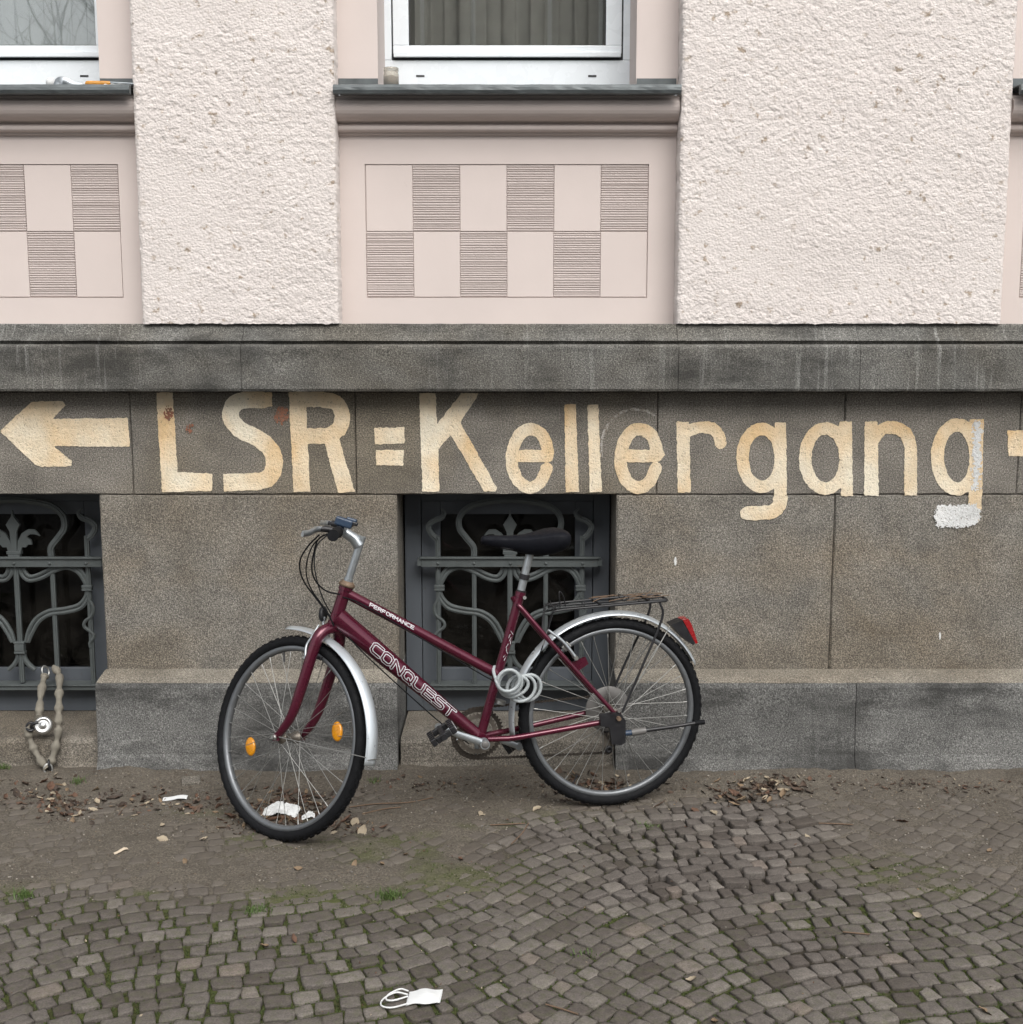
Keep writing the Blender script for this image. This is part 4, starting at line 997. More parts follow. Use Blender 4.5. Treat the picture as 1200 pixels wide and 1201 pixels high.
# ---- wheels
def wheel(C, Mx, name, ft, refl, seed):
    """C axle centre, Mx extra transform (steering); local plane s,z"""
    rr_ = random.Random(seed)
    T = Mx @ Matrix.Translation(C) @ Matrix.Rotation(R(-90), 4, 'X')              # lathe axis along +-l
    rim = MB(); rim.lathe([(.284, -.0105), (.289, -.0125), (.298, -.0128), (.299, -.010), (.293, -.008), (.293, .008), (.299, .010), (.298, .0128), (.289, .0125), (.284, .0105), (.281, .004), (.281, -.004)], T, 96, True, True)
    w = rim.build(name, M['rim'], bike)
    ty = MB(); pr = []
    for k in range(14):
        a = 2 * math.pi * k / 14; pr.append((.3120 + .0178 * math.cos(a), .0205 * math.sin(a)))
    ty.lathe(pr, T, 96, True, True)
    # tread blocks
    N = 66
    for k in range(N):
        a = 2 * math.pi * k / N
        for lat, off, sw in ((.0075, 0, .011), (-.0075, .5, .011), (.0185, .25, .010), (-.0185, .75, .010)):
            aa = a + off * 2 * math.pi / N; th = math.asin(lat / .0225)
            Ml = T @ Matrix.Rotation(aa, 4, 'Z') @ Matrix.Translation((.3112, 0, 0)) @ Matrix.Rotation(-th, 4, 'Y')
            hgt = .0035 if abs(lat) < .01 else .0028
            ty.box(.0160, .0180 + hgt, -sw / 2 - .001, sw / 2, -.0042, .0042, Ml)
    ty.build('tyre', M['rubber'], w)
    hub = MB(); hub.lathe([(.0, -.062), (.0055, -.062), (.0055, -.044), (.012, -.043), (.013, -.036), (.021, -.035), (.021, -.031), (.0135, -.028), (.012, 0), (.0135, .028), (.021, .031), (.021, .035), (.013, .036), (.012, .043), (.0055, .044), (.0055, .062), (0, .062)], T, 20)
    hub.build('hub', M['steel_dirty'], w)
    # spokes, three cross
    NS = 36; ro = .280; fr = .019; base = None
    for k in range(NS):
        side = 1 if k % 2 else -1; grp = (k // 2) % 2
        ar = 2 * math.pi * k / NS + .05; ah = ar + (1 if grp else -1) * R(62)
        p0 = T @ Vector((fr * math.cos(ah), fr * math.sin(ah), side * .033)); p1 = T @ Vector((ro * math.cos(ar), ro * math.sin(ar), side * .003)); p2 = T @ Vector(((ro - .014) * math.cos(ar), (ro - .014) * math.sin(ar), side * .0045))
        s_ = MB(); s_.tube([p0, p2], .00115, 5); s_.tube([p2, p1], .0022, 6); s_.build('spoke', M['chrome'], w)
    v_ = MB(); av = R(ft); v_.cyl(T @ Vector((.281 * math.cos(av), .281 * math.sin(av), 0)), T @ Vector((.248 * math.cos(av), .248 * math.sin(av), 0)), .0032, 8); v_.build('valve', M['black'], w)
    for ang, side in refl:
        a = R(ang); q = MB(); Mq = T @ Matrix.Rotation(a, 4, 'Z') @ Matrix.Translation((.196, 0, side * .017)) @ Matrix.Diagonal((1, 1.45, 1, 1))
        q.lathe([(.0, .006), (.016, .0062), (.0205, .004), (.022, 0), (.0205, -.004), (0, -.005)], Mq, 20); q.build('reflector', M['orange'], w)
    return w, T
# in lathe space: local x = forward, local y = -z (after the -90 turn) 
front, TF = wheel(A0, SM, 'front_wheel', -80, ((12, -1), (188, -1)), 1)
rear, TR = wheel(L(0, 0, 0), Matrix(), 'rear_wheel', 60, (), 2)
for w_, T_ in ((front, TF), (rear, TR)):
    for s in (-1, 1):
        n_ = MB(); n_.lathe([(0, 0), (.0095, 0), (.0095, .008), (.006, .010), (.006, .016), (0, .016)], T_ @ Matrix.Translation((0, 0, s * .0615)) @ (Matrix() if s > 0 else Matrix.Rotation(R(180), 4, 'X')), 6, False); n_.build('axle_nut', M['chrome'], w_)
TRr = TR
pd = MB(); pd.lathe([(.022, -.0385), (.080, -.0415), (.081, -.043), (.022, -.0400)], TR, 40, True, True); pd.build('spoke_protector', M['disc'], rear)
for r_, o_ in ((.050, .045), (.043, .0485), (.036, .052), (.030, .0555)):
    c_ = MB(); n = int(r_ * 2 * math.pi / .0127)
    prof = []
    for k in range(n * 2): prof.append((r_ * (1.0 if k % 2 else .90) * math.cos(math.pi * k / n), r_ * (1.0 if k % 2 else .90) * math.sin(math.pi * k / n)))
    c_.prism(prof, -o_, -o_ - .002, lambda a, b, y: tuple(TR @ Vector((a, b, y)))); c_.build('sprocket', M['rust'], rear)
# ---- mudguards
def guard(C, Mx, a0, a1, Rg, name, hw=.027, prc=None):
    g = MB(); sec = []
    for k in range(9):
        t = -1 + 2 * k / 8; sec.append((t * hw, -.012 * t * t))
    pts = []; V = []; n = 48; kk = len(sec)
    for i_ in range(n + 1):
        a = R(a0 + (a1 - a0) * i_ / n); rg = Rg(math.degrees(a)) if callable(Rg) else Rg
        for l_, dr_ in sec: V.append(Mx @ (C + Vector(((rg + dr_) * math.cos(a), l_, (rg + dr_) * math.sin(a)))))
    for i_ in range(n + 1):
        a = R(a0 + (a1 - a0) * i_ / n); rg = Rg(math.degrees(a)) if callable(Rg) else Rg
        for l_, dr_ in sec: V.append(Mx @ (C + Vector(((rg + dr_ - .0015) * math.cos(a), l_ * .98, (rg + dr_ - .0015) * math.sin(a)))))
    o = (n + 1) * kk; F = []
    for i_ in range(n):
        for j in range(kk - 1):
            F.append((i_ * kk + j, i_ * kk + j + 1, (i_ + 1) * kk + j + 1, (i_ + 1) * kk + j)); F.append((o + i_ * kk + j, o + (i_ + 1) * kk + j, o + (i_ + 1) * kk + j + 1, o + i_ * kk + j + 1))
        for j in (0, kk - 1): F.append((i_ * kk + j, (i_ + 1) * kk + j, o + (i_ + 1) * kk + j, o + i_ * kk + j))
    for i_ in (0, n):
        for j in range(kk - 1): F.append((i_ * kk + j, i_ * kk + j + 1, o + i_ * kk + j + 1, o + i_ * kk + j))
    g.add(V, F, True); return g.build(name, M['guard'], bike)
rg_ = guard(L(0, 0, 0), Matrix(), -8, 153, lambda a: .362 + .004 * math.cos(R(2 * a)) - .018 * max(0, (a - 110) / 43), 'rear_mudguard')
fg_ = guard(A0, SM, 86, 191, lambda a: .360 + .005 * max(0, (104 - a) / 18) + .012 * max(0, (a - 120) / 80), 'front_mudguard')
def wire(P, r_, name, m, parent=bike, Mx=None, smooth=0):
    w_ = MB(); w_.tube(crom(P, smooth) if smooth else P, r_, 7)
    if Mx is not None: w_.xform(Mx)
    return w_.build(name, m, parent)
# stays
for s in (-1, 1):
    a = R(187); wire([A0 + Vector((0, s * .063, .004)), A0 + Vector((.362 * math.cos(a), s * .029, .362 * math.sin(a)))], .0016, 'stay', M['chrome'], fg_, SM)
    a = R(124); wire([L(-.012, s * .070, .020), L(.362 * math.cos(a), s * .030, .362 * math.sin(a) - .004)], .0022, 'stay', M['chrome'], rg_)
wire([SM @ (A0 + Vector((.372 * math.cos(R(187)), y, .372 * math.sin(R(187)) - .004 - 3 * y * y))) for y in (-.03, -.015, 0, .015, .03)], .0018, 'stay_bridge', M['chrome'], fg_)
# ---- brakes
for s in (-1, 1):
    b0 = ax(.275, .018, s * .060); b1 = ax(.345, .040, s * .040); b2 = ax(.385, .045, s * .020)
    wire([b0, b0.lerp(b1, .5) + NN * .012, b1, b2], [.006, .005, .004, .003], 'brake_arm', M['silver'], bike, SM, 4)
    p = MB(); p.cyl(ax(.275, .002, s * .058), ax(.275, .030, s * .058), .0075, 10); p.xform(SM).build('brake_boss', M['chrome'], bike)
    p = MB(); p.cbox(-.026, .026, -.005, .005, -.006, .006, .002, SM @ Matrix.Translation(ax(.287, .012, s * .022)) @ Matrix.Rotation(R(-15), 4, 'Y')); p.build('brake_pad', M['black'], bike)
a_ = bp(643, 739, .055); b_ = bp(660, 752, .062); c_ = bp(675, 771, .066)
wire([a_, b_, c_], [.0045, .0055, .0065], 'brake_arm', M['silver'], bike, None, 4)
p = MB(); p.cyl(c_ + Vector((0, -.02, 0)), c_ + Vector((0, .012, 0)), .0075, 10); p.build('brake_boss', M['chrome'], bike)
p = MB(); p.cbox(-.014, .014, -.008, .008, -.012, .012, .003, Matrix.Translation(bp(664, 758, .050)) @ Matrix.Rotation(R(45), 4, 'Y')); p.build('brake_clamp', M['chrome'], bike)
wire([bp(637, 757, .05), bp(640, 745, .05), bp(643, 738, .05)], .0018, 'brake_wire', M['chrome'])
wire([bp(623, 790, .02), bp(634, 765, .03), bp(643, 738, .045)], .0022, 'cable', M['rubber'], bike, None, 5)
# front reflector bracket on the fork crown
p = MB(); Mq = SM @ Matrix.Translation(ax(.418, .062, 0)) @ Matrix.Rotation(R(90), 4, 'Y') @ Matrix.Diagonal((1.25, .8, 1, 1)); p.lathe([(0, .006), (.016, .006), (.021, .002), (.021, -.006), (.017, -.010), (0, -.010)], Mq, 18); p.build('front_reflector', M['black'], bike)
wire([ax(.360, .026, 0), ax(.39, .046, 0), ax(.413, .050, 0)], .0045, 'reflector_bracket', M['silver'], bike, SM, 5)
# ---- cranks, chainring, pedals, chain
pe = bp(513, 853, .088); BL = BB + Vector((0, .080, 0)); dv = pe - BL; dv.y = 0; dv = dv.normalized() * .170
def crank(s):
    b = BB + Vector((0, s * .068, 0)); e = b + dv * s + Vector((0, s * .014, 0))
    m = MB(); m.cyl(b + Vector((0, -.012, 0)), b + Vector((0, .016, 0)) if s > 0 else b + Vector((0, -.014, 0)), .0165, 18)
    m.sweep([b.lerp(e, t) for t in (.0, .25, .7, 1)], [(.0135 * math.cos(t), .0075 * math.sin(t)) for t in np.linspace(0, 6.2832, 13)[:-1]], up=(0, 1, 0), scales=[1.0, .95, .8, .85])
    m.cyl(e + Vector((0, -.009, 0)), e + Vector((0, .009, 0)), .0125, 14)
    cr_ = m.build('crank', M['silver'], bike)
    if s > 0:
        m = MB(); m.lathe([(0, .002), (.011, .002), (.0125, 0)], Matrix.Translation(b + Vector((0, .0165, 0))) @ Matrix.Rotation(R(-90), 4, 'X'), 18); m.build('crank_cap', M['disc'], cr_)
    pm = MB(); Mp = Matrix.Translation(e + Vector((0, s * .060, 0))) @ Matrix.Rotation(R(30), 4, 'Y')
    pm.cbox(-.045, -.027, -.042, .042, -.0125, .0125, .003, Mp); pm.cbox(.027, .045, -.042, .042, -.0125, .0125, .003, Mp)
    pm.cbox(-.0265, .0265, -.044, -.032, -.011, .011, .003, Mp); pm.cbox(-.0265, .0265, .032, .044, -.011, .011, .003, Mp)
    pm.cyl(Mp @ Vector((0, -.050, 0)), Mp @ Vector((0, .050, 0)), .0105, 12)
    for x_ in (-.036, .036):
        for k in range(5): pm.box(x_ - .008, x_ + .008, -.036 + k * .0165, -.028 + k * .0165, .0127, .0155, Mp)
    pm.build('pedal', M['black'], bike)
    if s > 0:
        q = MB(); q.cbox(-.0475, -.0455, -.03, .03, -.006, .006, .0007, Mp); q.build('pedal_reflector', M['decal'], bike)
crank(1); crank(-1)
CT = Matrix.Translation(BB) @ Matrix.Rotation(R(-90), 4, 'X')
def ring(r0, r1, o_, n, name, m):
    V = []; F = []
    k = n * 4
    for y in (o_, o_ + .0025):
        for q in range(k):
            a = 2 * math.pi * q / k; V.append(CT @ Vector((r0 * math.cos(a), r0 * math.sin(a), y)))
        for q in range(k):
            a = 2 * math.pi * q / k; rr_ = r1 - (.0 if q % 4 in (1, 2) else .006); V.append(CT @ Vector((rr_ * math.cos(a), rr_ * math.sin(a), y)))
    for q in range(k):
        w = (q + 1) % k
        F += [(q, w, k + w, k + q), (2 * k + q, 3 * k + q, 3 * k + w, 2 * k + w), (k + q, k + w, 3 * k + w, 3 * k + q), (q, 2 * k + q, 2 * k + w, w)]
    mb = MB(); mb.add(V, F); return mb.build(name, m, bike)
ring(.074, .092, -.0485, 44, 'chainring', M['rust']); ring(.054, .074, -.042, 34, 'chainring', M['steel_dirty'])
sp_ = MB()
for k in range(5):
    a = 2 * math.pi * k / 5 + .3; sp_.sweep([CT @ Vector((r_ * math.cos(a), r_ * math.sin(a), -.052)) for r_ in (.012, .075)], [(-.008, -.003), (.008, -.003), (.008, .003), (-.008, .003)], up=(0, 1, 0))
sp_.build('spider', M['silver'], bike)
def chain(P, name):
    pts = []
    tot = sum((P[i + 1] - P[i]).length for i in range(len(P) - 1)); n = int(tot / .00635)
    acc = [0]
    for i in range(len(P) - 1): acc.append(acc[-1] + (P[i + 1] - P[i]).length)
    def at(d):
        for i in range(len(P) - 1):
            if d <= acc[i + 1] or i == len(P) - 2: return P[i].lerp(P[i + 1], (d - acc[i]) / (acc[i + 1] - acc[i]))
    q = [at(tot * k / n) for k in range(n + 1)]
    m = MB(); m.sweep(q, [(-.0042, -.0028), (.0042, -.0028), (.0042, .0028), (-.0042, .0028)], up=(0, 1, 0), smooth=False, scales=[1.15 if k % 2 else .62 for k in range(n + 1)]); m.build(name, M['rust'], bike)
def arc(T_, r_, o_, a0, a1, n=16): return [T_ @ Vector((r_ * math.cos(R(a0 + (a1 - a0) * k / n)), r_ * math.sin(R(a0 + (a1 - a0) * k / n)), o_)) for k in range(n + 1)]
jk = [L(-.010, -.049, -.068), L(-.002, -.049, -.142)]
up_r = arc(TR, .048, -.047, -93, -180, 8)
ch = [L(.0, -.049, .048)] + [BB + Vector((.090 * math.cos(R(a)), -.047, .090 * math.sin(R(a)))) for a in (97, 75, 50, 25, 0, -25, -50, -75, -92)] + [L(.012, -.049, -.160), L(-.010, -.049, -.162), L(-.022, -.049, -.146), L(-.016, -.049, -.12), L(.004, -.049, -.09), L(.012, -.049, -.07), L(.0, -.049, -.056), L(-.02, -.049, -.052), L(-.040, -.049, -.025), L(-.047, -.049, .010), L(-.03, -.049, .036), L(.0, -.049, .048)]
chain(ch, 'chain')
p = MB(); p.cbox(-.012, .012, -.062, -.040, -.050, -.014, .004, Matrix.Translation(L(.0, 0, -.02))); p.build('derailleur', M['black'], bike)
p = MB(); p.prism([(.016, -.055), (.020, -.085), (.014, -.110), (.016, -.150), (.004, -.172), (-.018, -.172), (-.028, -.150), (-.018, -.128), (-.012, -.105), (-.010, -.075), (-.014, -.055)], -.057, -.054, lambda a, b, y: tuple(L(a, y, b)))
p.build('derailleur_cage', M['steel_dirty'], bike)
for z_, x_ in ((-.075, .002), (-.150, -.006)):
    p = MB(); p.lathe([(.004, -.003), (.014, -.003), (.014, .003), (.004, .003)], Matrix.Translation(L(x_, -.049, z_)) @ Matrix.Rotation(R(90), 4, 'X'), 14, True, True); p.build('jockey_wheel', M['black'], bike)
# ---- folded kickstand on the left dropout
kb = MB()
Pq = [bp(x, y, .078) for x, y in ((703, 838), (716, 836), (727, 836), (733, 844), (733, 870), (728, 873), (717, 872), (714, 852), (704, 851))]
kb.add([p_ + Vector((0, o_, 0)) for o_ in (-.008, .008) for p_ in Pq], [tuple(range(9)), tuple(range(9, 18))[::-1]] + [(i_, (i_ + 1) % 9, (i_ + 1) % 9 + 9, i_ + 9) for i_ in range(9)])
ks = kb.build('kickstand', M['black'], bike)
wire([bp(733, 860, .078), bp(741, 859, .079)], .010, 'joint', M['bluep'], ks)
wire([bp(740.5, 859, .079), bp(757, 856.5, .080)], .0125, 'sleeve', M['disc'], ks)
wire([bp(756.5, 856.5, .080), bp(790, 852, .085), bp(818, 847.5, .088)], [.0075, .007, .006], 'leg', M['black'], ks)
wire([bp(815, 848, .088), bp(826, 846.5, .088)], .009, 'rubber_foot', M['rubber'], ks)
p = MB(); p.lathe([(0, .012), (.008, .012), (.008, .0), (0, 0)], Matrix.Translation(bp(725, 842, .086)) @ Matrix.Rotation(R(-90), 4, 'X'), 6, False); p.build('bolt', M['brown_ring'], bike)
p = MB(); p.lathe([(0, .009), (.006, .009), (.008, .0), (0, 0)], Matrix.Translation(bp(725.5, 833, .075)) @ Matrix.Rotation(R(-90), 4, 'X'), 8, False); p.build('bolt', M['chrome'], bike)
# ---- rack of black wire
rk = MB()
zt_ = .386
rk.tube(crom([L(.225, -.052, .372), L(.205, -.058, zt_ - .005), L(.10, -.060, zt_), L(-.14, -.060, zt_ + .006), L(-.185, -.045, zt_ + .004), L(-.195, 0, zt_ + .004), L(-.185, .045, zt_ + .004), L(-.14, .060, zt_ + .006), L(.10, .060, zt_), L(.205, .058, zt_ - .005), L(.225, .052, .372)], 5), .0042, 8)
rack = rk.build('rear_rack', M['black'], bike)
for l_ in (-.02, .02): wire([L(.215, l_, zt_ - .004), L(-.192, l_, zt_ + .004)], .0034, 'rack_rod', M['black'], rack)
for s_, z_ in ((.205, -.004), (.05, .003), (-.12, .008)): wire([L(s_, -.058, zt_ + z_), L(s_, .058, zt_ + z_)], .0034, 'rack_rod', M['black'], rack)
for s in (-1, 1):
    wire([L(-.155, s * .060, zt_ + .002), L(-.160, s * .064, .33), L(-.075, s * .074, .15), L(-.014, s * .074, .018)], .0044, 'rack_leg', M['black'], rack, None, 5)
    wire([L(.222, s * .052, .374), L(.232, s * .04, .33), L(.238, s * .028, .285)], .0036, 'rack_strut', M['black'], rack, None, 4)
wire([bp(657, 712, .03), bp(656, 694, .03), bp(661, 700, .025), bp(664, 712, .02), bp(672, 716, .03)], .0022, 'spring_clip', M['black'], rack, None, 5)
# wires and dry stems tangled on the rack
for k in range(6):
    x_ = random.uniform(640, 690); P = [bp(x_ + random.uniform(-14, 14), 712 + random.uniform(-9, 6), random.uniform(-.04, .05)) for _ in range(4)]
    wire(P, .0014, 'loose_wire', M['black'], rack, None, 5)
for k in range(3):
    x_ = random.uniform(730, 770); P = [bp(x_ + random.uniform(-16, 12), 702 + random.uniform(-5, 5), random.uniform(-.04, .05)) for _ in range(4)]
    wire(P, .0016, 'loose_wire', M['black'], rack, None, 5)
# ---- rear light
lt = MB(); Plt = [bp(x, y, 0) for x, y in ((784, 731), (797, 726), (812, 752), (810, 755), (800, 748))]
lt.add([p_ + Vector((0, o_, 0)) for o_ in (-.026, .026) for p_ in Plt], [tuple(range(5)), tuple(range(5, 10))[::-1]] + [(i_, (i_ + 1) % 5, (i_ + 1) % 5 + 5, i_ + 5) for i_ in range(5)])
rl = lt.build('rear_light', M['black'], bike)
ln = MB(); Pln = [bp(x, y, 0) for x, y in ((797.5, 725.5), (804, 724), (808, 731), (815, 752), (812.5, 753))]
ln.add([p_ + Vector((0, o_, 0)) for o_ in (-.027, .027) for p_ in Pln], [tuple(range(5)), tuple(range(5, 10))[::-1]] + [(i_, (i_ + 1) % 5, (i_ + 1) % 5 + 5, i_ + 5) for i_ in range(5)])
ln.build('lens', M['redlens'], rl)
p = MB(); q = bp(587, 823, 0); p.cyl(q - (STt - BB).normalized() * .006, q + (STt - BB).normalized() * .006, .0185, 16); p.build('clamp_band', M['chrome'], bike)
# ---- seat post and saddle
pt = L(.284, 0, .574)
p = MB(); p.cyl(STt.lerp(BB, .05), pt, .0135, 16); sp1 = p.build('seat_post', M['silver'], bike)
d_ = (pt - STt).normalized(); p = MB(); q = bp(613.5, 676, 0); q = STt + d_ * (q - STt).dot(d_); p.cyl(q - d_ * .009, q + d_ * .009, .0172, 16); p.build('post_ring', M['black'], sp1)
p = MB(); p.cyl(STt - d_ * .004, STt + d_ * .006, .0165, 16); p.build('post_collar', M['black'], sp1)
p = MB(); p.cyl(bp(615.5, 701, -.02), bp(615.5, 701, .022), .0062, 10); p.build('clamp_bolt', M['chrome'], bike)
sec_ = [(.452, .000, .622, .018), (.449, .012, .632, .022), (.44, .019, .637, .032), (.40, .024, .636, .042), (.35, .030, .633, .050), (.30, .045, .634, .066), (.255, .066, .641, .080), (.215, .086, .648, .082), (.185, .092, .649, .074), (.165, .084, .645, .060), (.158, .06, .638, .045)]
V = []; kk = 16
for s_, w_, zt2, th in sec_:
    for k in range(kk):
        a = 2 * math.pi * k / kk; cx, sx = math.cos(a), math.sin(a)
        w2 = max(w_, .004) * (abs(cx) ** .75) * (1 if cx > 0 else -1)
        z2 = (zt2 - .012 * abs(cx) ** 3) if sx >= 0 else (zt2 - th * abs(sx) ** .6)
        if sx >= 0: z2 = zt2 - .014 * (1 - sx) 
        V.append(L(s_, w2, z2))
F = [(i_ * kk + j, i_ * kk + (j + 1) % kk, (i_ + 1) * kk + (j + 1) % kk, (i_ + 1) * kk + j) for i_ in range(len(sec_) - 1) for j in range(kk)] + [tuple(range(kk)), tuple(range((len(sec_) - 1) * kk, len(sec_) * kk))[::-1]]
p = MB(); p.add(V, F, True); sd2 = p.build('saddle', M['saddle'], bike)
for s in (-1, 1): wire([L(.41, s * .010, .610), L(.36, s * .018, .592), L(.24, s * .022, .592), L(.20, s * .030, .605)], .0035, 'saddle_rail', M['black'], sd2, None, 4)
p = MB(); p.cbox(-.018, .018, -.026, .026, -.010, .012, .004, Matrix.Translation(L(.283, 0, .586))); p.build('saddle_clamp', M['black'], sd2)
# twigs caught on the rack: each its own small thing
M['twig'] = simple('dry_twig', (.13, .085, .055), .85, 0, .35, 60)
def world_of(p): return bM @ p
for k in range(9):
    s0 = random.uniform(.10, -.12); s1 = s0 - random.uniform(.06, .16); l0, l1 = random.uniform(-.05, .05), random.uniform(-.05, .05); z0 = .398 + .003 * k % .012
    P = [L(s0, l0, z0), L((s0 + s1) / 2, (l0 + l1) / 2 + .01, z0 + random.uniform(.002, .010)), L(s1, l1, z0 + random.uniform(.0, .012))]
    m = MB(); m.tube([world_of(p_) for p_ in crom(P, 4)], .0016, 5); tag(m.build('twig', M['twig']), 'dry brown twig caught on the black rear rack of the bicycle', 'twig', 'twigs on the rack')

# ================================================================== SPIRAL CABLE LOCK on the seat tube
M['lockgrey'] = simple('pale_grey_cable_sleeve', (.33, .36, .37), .35, 0, .15, 25, coat=.2)
Pk = []
turns = 5.2
for k in range(int(turns * 22) + 1):
    t = k / (turns * 22); a = 2 * math.pi * turns * t
    cx, cy = np.interp(t, [0, .45, .5, 1], [595, 600, 607, 624]), np.interp(t, [0, .45, .5, 1], [797, 803, 808, 806])
    lq = np.interp(t, [0, .5, 1], [.115, .075, .030]); rr_ = np.interp(t, [0, .5, 1], [.037, .043, .045])
    c0 = bp(cx, cy, lq); Pk.append(c0 + Vector((rr_ * math.cos(a), 0, -rr_ * math.sin(a))))
st0 = bp(583, 783, .02)
pre = [bp(584, 786, -.02), bp(580, 782, .0), bp(579, 788, .022), bp(583, 800, .06)]
m = MB(); m.tube([world_of(p_) for p_ in crom(pre, 5)[:-1] + Pk], .0058, 10)
tag(m.build('cable_lock', M['lockgrey']), 'pale grey spiral cable lock coiled round the bicycle seat tube', 'lock')

# ================================================================== CHAIN AND DISC PADLOCK on the left grille
M['sleeve'] = simple('dirty_chain_sleeve', (.175, .16, .13), .85, 0, .3, 40, .3, 160)
def yx(px, py, Y): a = wp(px, py, Y); return Vector((a[0], Y, a[1]))
s7 = lambda P: [(a / 7.508, 760 + b / 7.508) for a, b in P]
pathR = [(480, 165, .20), (525, 240, .14), (525, 380, .02), (522, 520, -.06), (522, 640, -.09), (515, 760, -.105), (480, 920, -.125), (440, 1040, -.145)]
pathL = [(405, 235, .16), (390, 270, .14), (365, 400, .05), (352, 540, -.05), (345, 620, -.10)]
pathB = [(245, 690, -.115), (272, 810, -.115), (320, 920, -.125), (385, 1020, -.150), (420, 1060, -.155)]
ch_root = tag(empty('lock_chain', yx(50, 900, -.15)), 'heavy chain in a dirty fabric sleeve hanging from the cellar grille', 'chain')
def lump(P, n_l, name, r0=.0132):
    Q = crom([yx(*s7([(a, b)])[0], y) for a, b, y in P], 14); n = len(Q)
    rs = [r0 * (1 + .24 * math.sin(k * .9) * .35 + .26 * math.sin(2 * math.pi * n_l * k / n - 1.2)) for k in range(n)]
    m = MB(); m.tube([q_ - ch_root.location for q_ in Q], rs, 12); m.build(name, M['sleeve'], ch_root)
lump(pathR, 8, 'sleeve'); lump(pathL, 3.4, 'sleeve'); lump(pathB, 3.6, 'sleeve', .0125)
def torus(c, axis, r0, r1, name, m, parent, sq=1.):
    Mq = Matrix.Translation(c) @ axis.to_track_quat('Z', 'Y').to_matrix().to_4x4() @ Matrix.Diagonal((1, sq, 1, 1))
    t = MB(); t.lathe([(r0 + r1 * math.cos(a), r1 * math.sin(a)) for a in np.linspace(0, 6.2832, 9)[:-1]], Mq, 20, True, True); return t.build(name, m, parent)
cl_ = ch_root.location
torus(yx(*s7([(428, 1065)])[0], -.156) - cl_, Vector((.5, -1, .2)), .014, .0045, 'link', M['chrome'], ch_root, 1.3)
torus(yx(*s7([(440, 1030)])[0], -.150) - cl_, Vector((1, .3, .1)), .013, .0045, 'link', M['black'], ch_root, 1.4)
torus(yx(*s7([(405, 205)])[0], .165) - cl_, Vector((1, -.5, .4)), .016, .004, 'link', M['chrome'], ch_root, 1.3)
torus(yx(*s7([(275, 690)])[0], -.112) - cl_, Vector((.2, -.6, 1)), .015, .0045, 'link', M['black'], ch_root, 1.3)
pc = yx(*s7([(385, 678)])[0], -.110)
pl_ = MB(); Mq = Matrix.Translation((0, 0, 0)) @ Vector((.25, -1, .35)).to_track_quat('Z', 'Y').to_matrix().to_4x4()
pl_.lathe([(0, -.012), (.026, -.012), (.032, -.007), (.0335, 0), (.032, .007), (.027, .0115), (.024, .0120), (.0235, .0110), (.011, .0112), (.0105, .0128), (0, .0130)], Mq, 36)
pk = pl_.build('disc_padlock', simple('polished_steel', (.66, .66, .65), .38, .9, .08, 40)); pk.location = pc
tag(pk, 'round polished steel disc padlock joining the sleeved chain', 'padlock')
m = MB(); m.tube(crom([Mq @ Vector(p_) for p_ in ((-.016, .012, .0135), (-.03, .008, .016), (-.042, -.002, .006), (-.034, -.014, -.004))], 6), .0055, 9); m.build('shackle', M['black'], pk)

# ================================================================== LITTER
M['white'] = simple('white_fleece', (.62, .63, .63), .85, 0, .10, 26, .3, 120)
def gz(x, y): return float(max(soil_z(np.array([x]), np.array([y]))[0], undul(np.array([x]), np.array([y]))[0]))
# face mask with ear loops
x, y = gp(498, 1167, .01); z = gz(x, y) + .004
mk = MB(); nx_, ny_ = 18, 12; V = []
for a in range(nx_ + 1):
    for b in range(ny_ + 1):
        u, w = a / nx_ - .5, b / ny_ - .5
        V.append((u * .118 + w * .015, w * .080, .010 * math.cos(u * 3) * math.cos(w * 2.6) + .0030 * math.sin(w * 34) + .0022 * math.sin(u * 9 + w * 5)))
k_ = len(V); V += [(a, b, c - .0025) for a, b, c in V]
F = [(a * (ny_ + 1) + b, (a + 1) * (ny_ + 1) + b, (a + 1) * (ny_ + 1) + b + 1, a * (ny_ + 1) + b + 1) for a in range(nx_) for b in range(ny_)]
F += [tuple(q + k_ for q in f_)[::-1] for f_ in F]
rim_ = [a * (ny_ + 1) for a in range(nx_ + 1)] + [nx_ * (ny_ + 1) + b for b in range(1, ny_ + 1)] + [a * (ny_ + 1) + ny_ for a in range(nx_ - 1, -1, -1)] + [b for b in range(ny_ - 1, 0, -1)]
F += [(rim_[i_], rim_[(i_ + 1) % len(rim_)], rim_[(i_ + 1) % len(rim_)] + k_, rim_[i_] + k_) for i_ in range(len(rim_))]
mk.add(V, F, True); mask = mk.build('face_mask', M['white']); mask.location = (x, y, z); mask.rotation_euler = (0, 0, R(6)); mask.scale = (.70, .80, .9)
tag(mask, 'white disposable face mask with ear loops lying on the paving stones', 'mask')
for P in ([(-.055, .034, .004), (-.085, .040, .008), (-.125, .020, .004), (-.132, -.006, .003), (-.105, -.014, .004), (-.058, .0, .006)], [(-.058, .010, .006), (-.10, .018, .010), (-.142, -.004, .005), (-.150, -.036, .003), (-.115, -.052, .003), (-.055, -.036, .004)]):
    m = MB(); m.tube(crom(P, 8), .0026, 7); m.build('ear_loop', M['white'], mask)
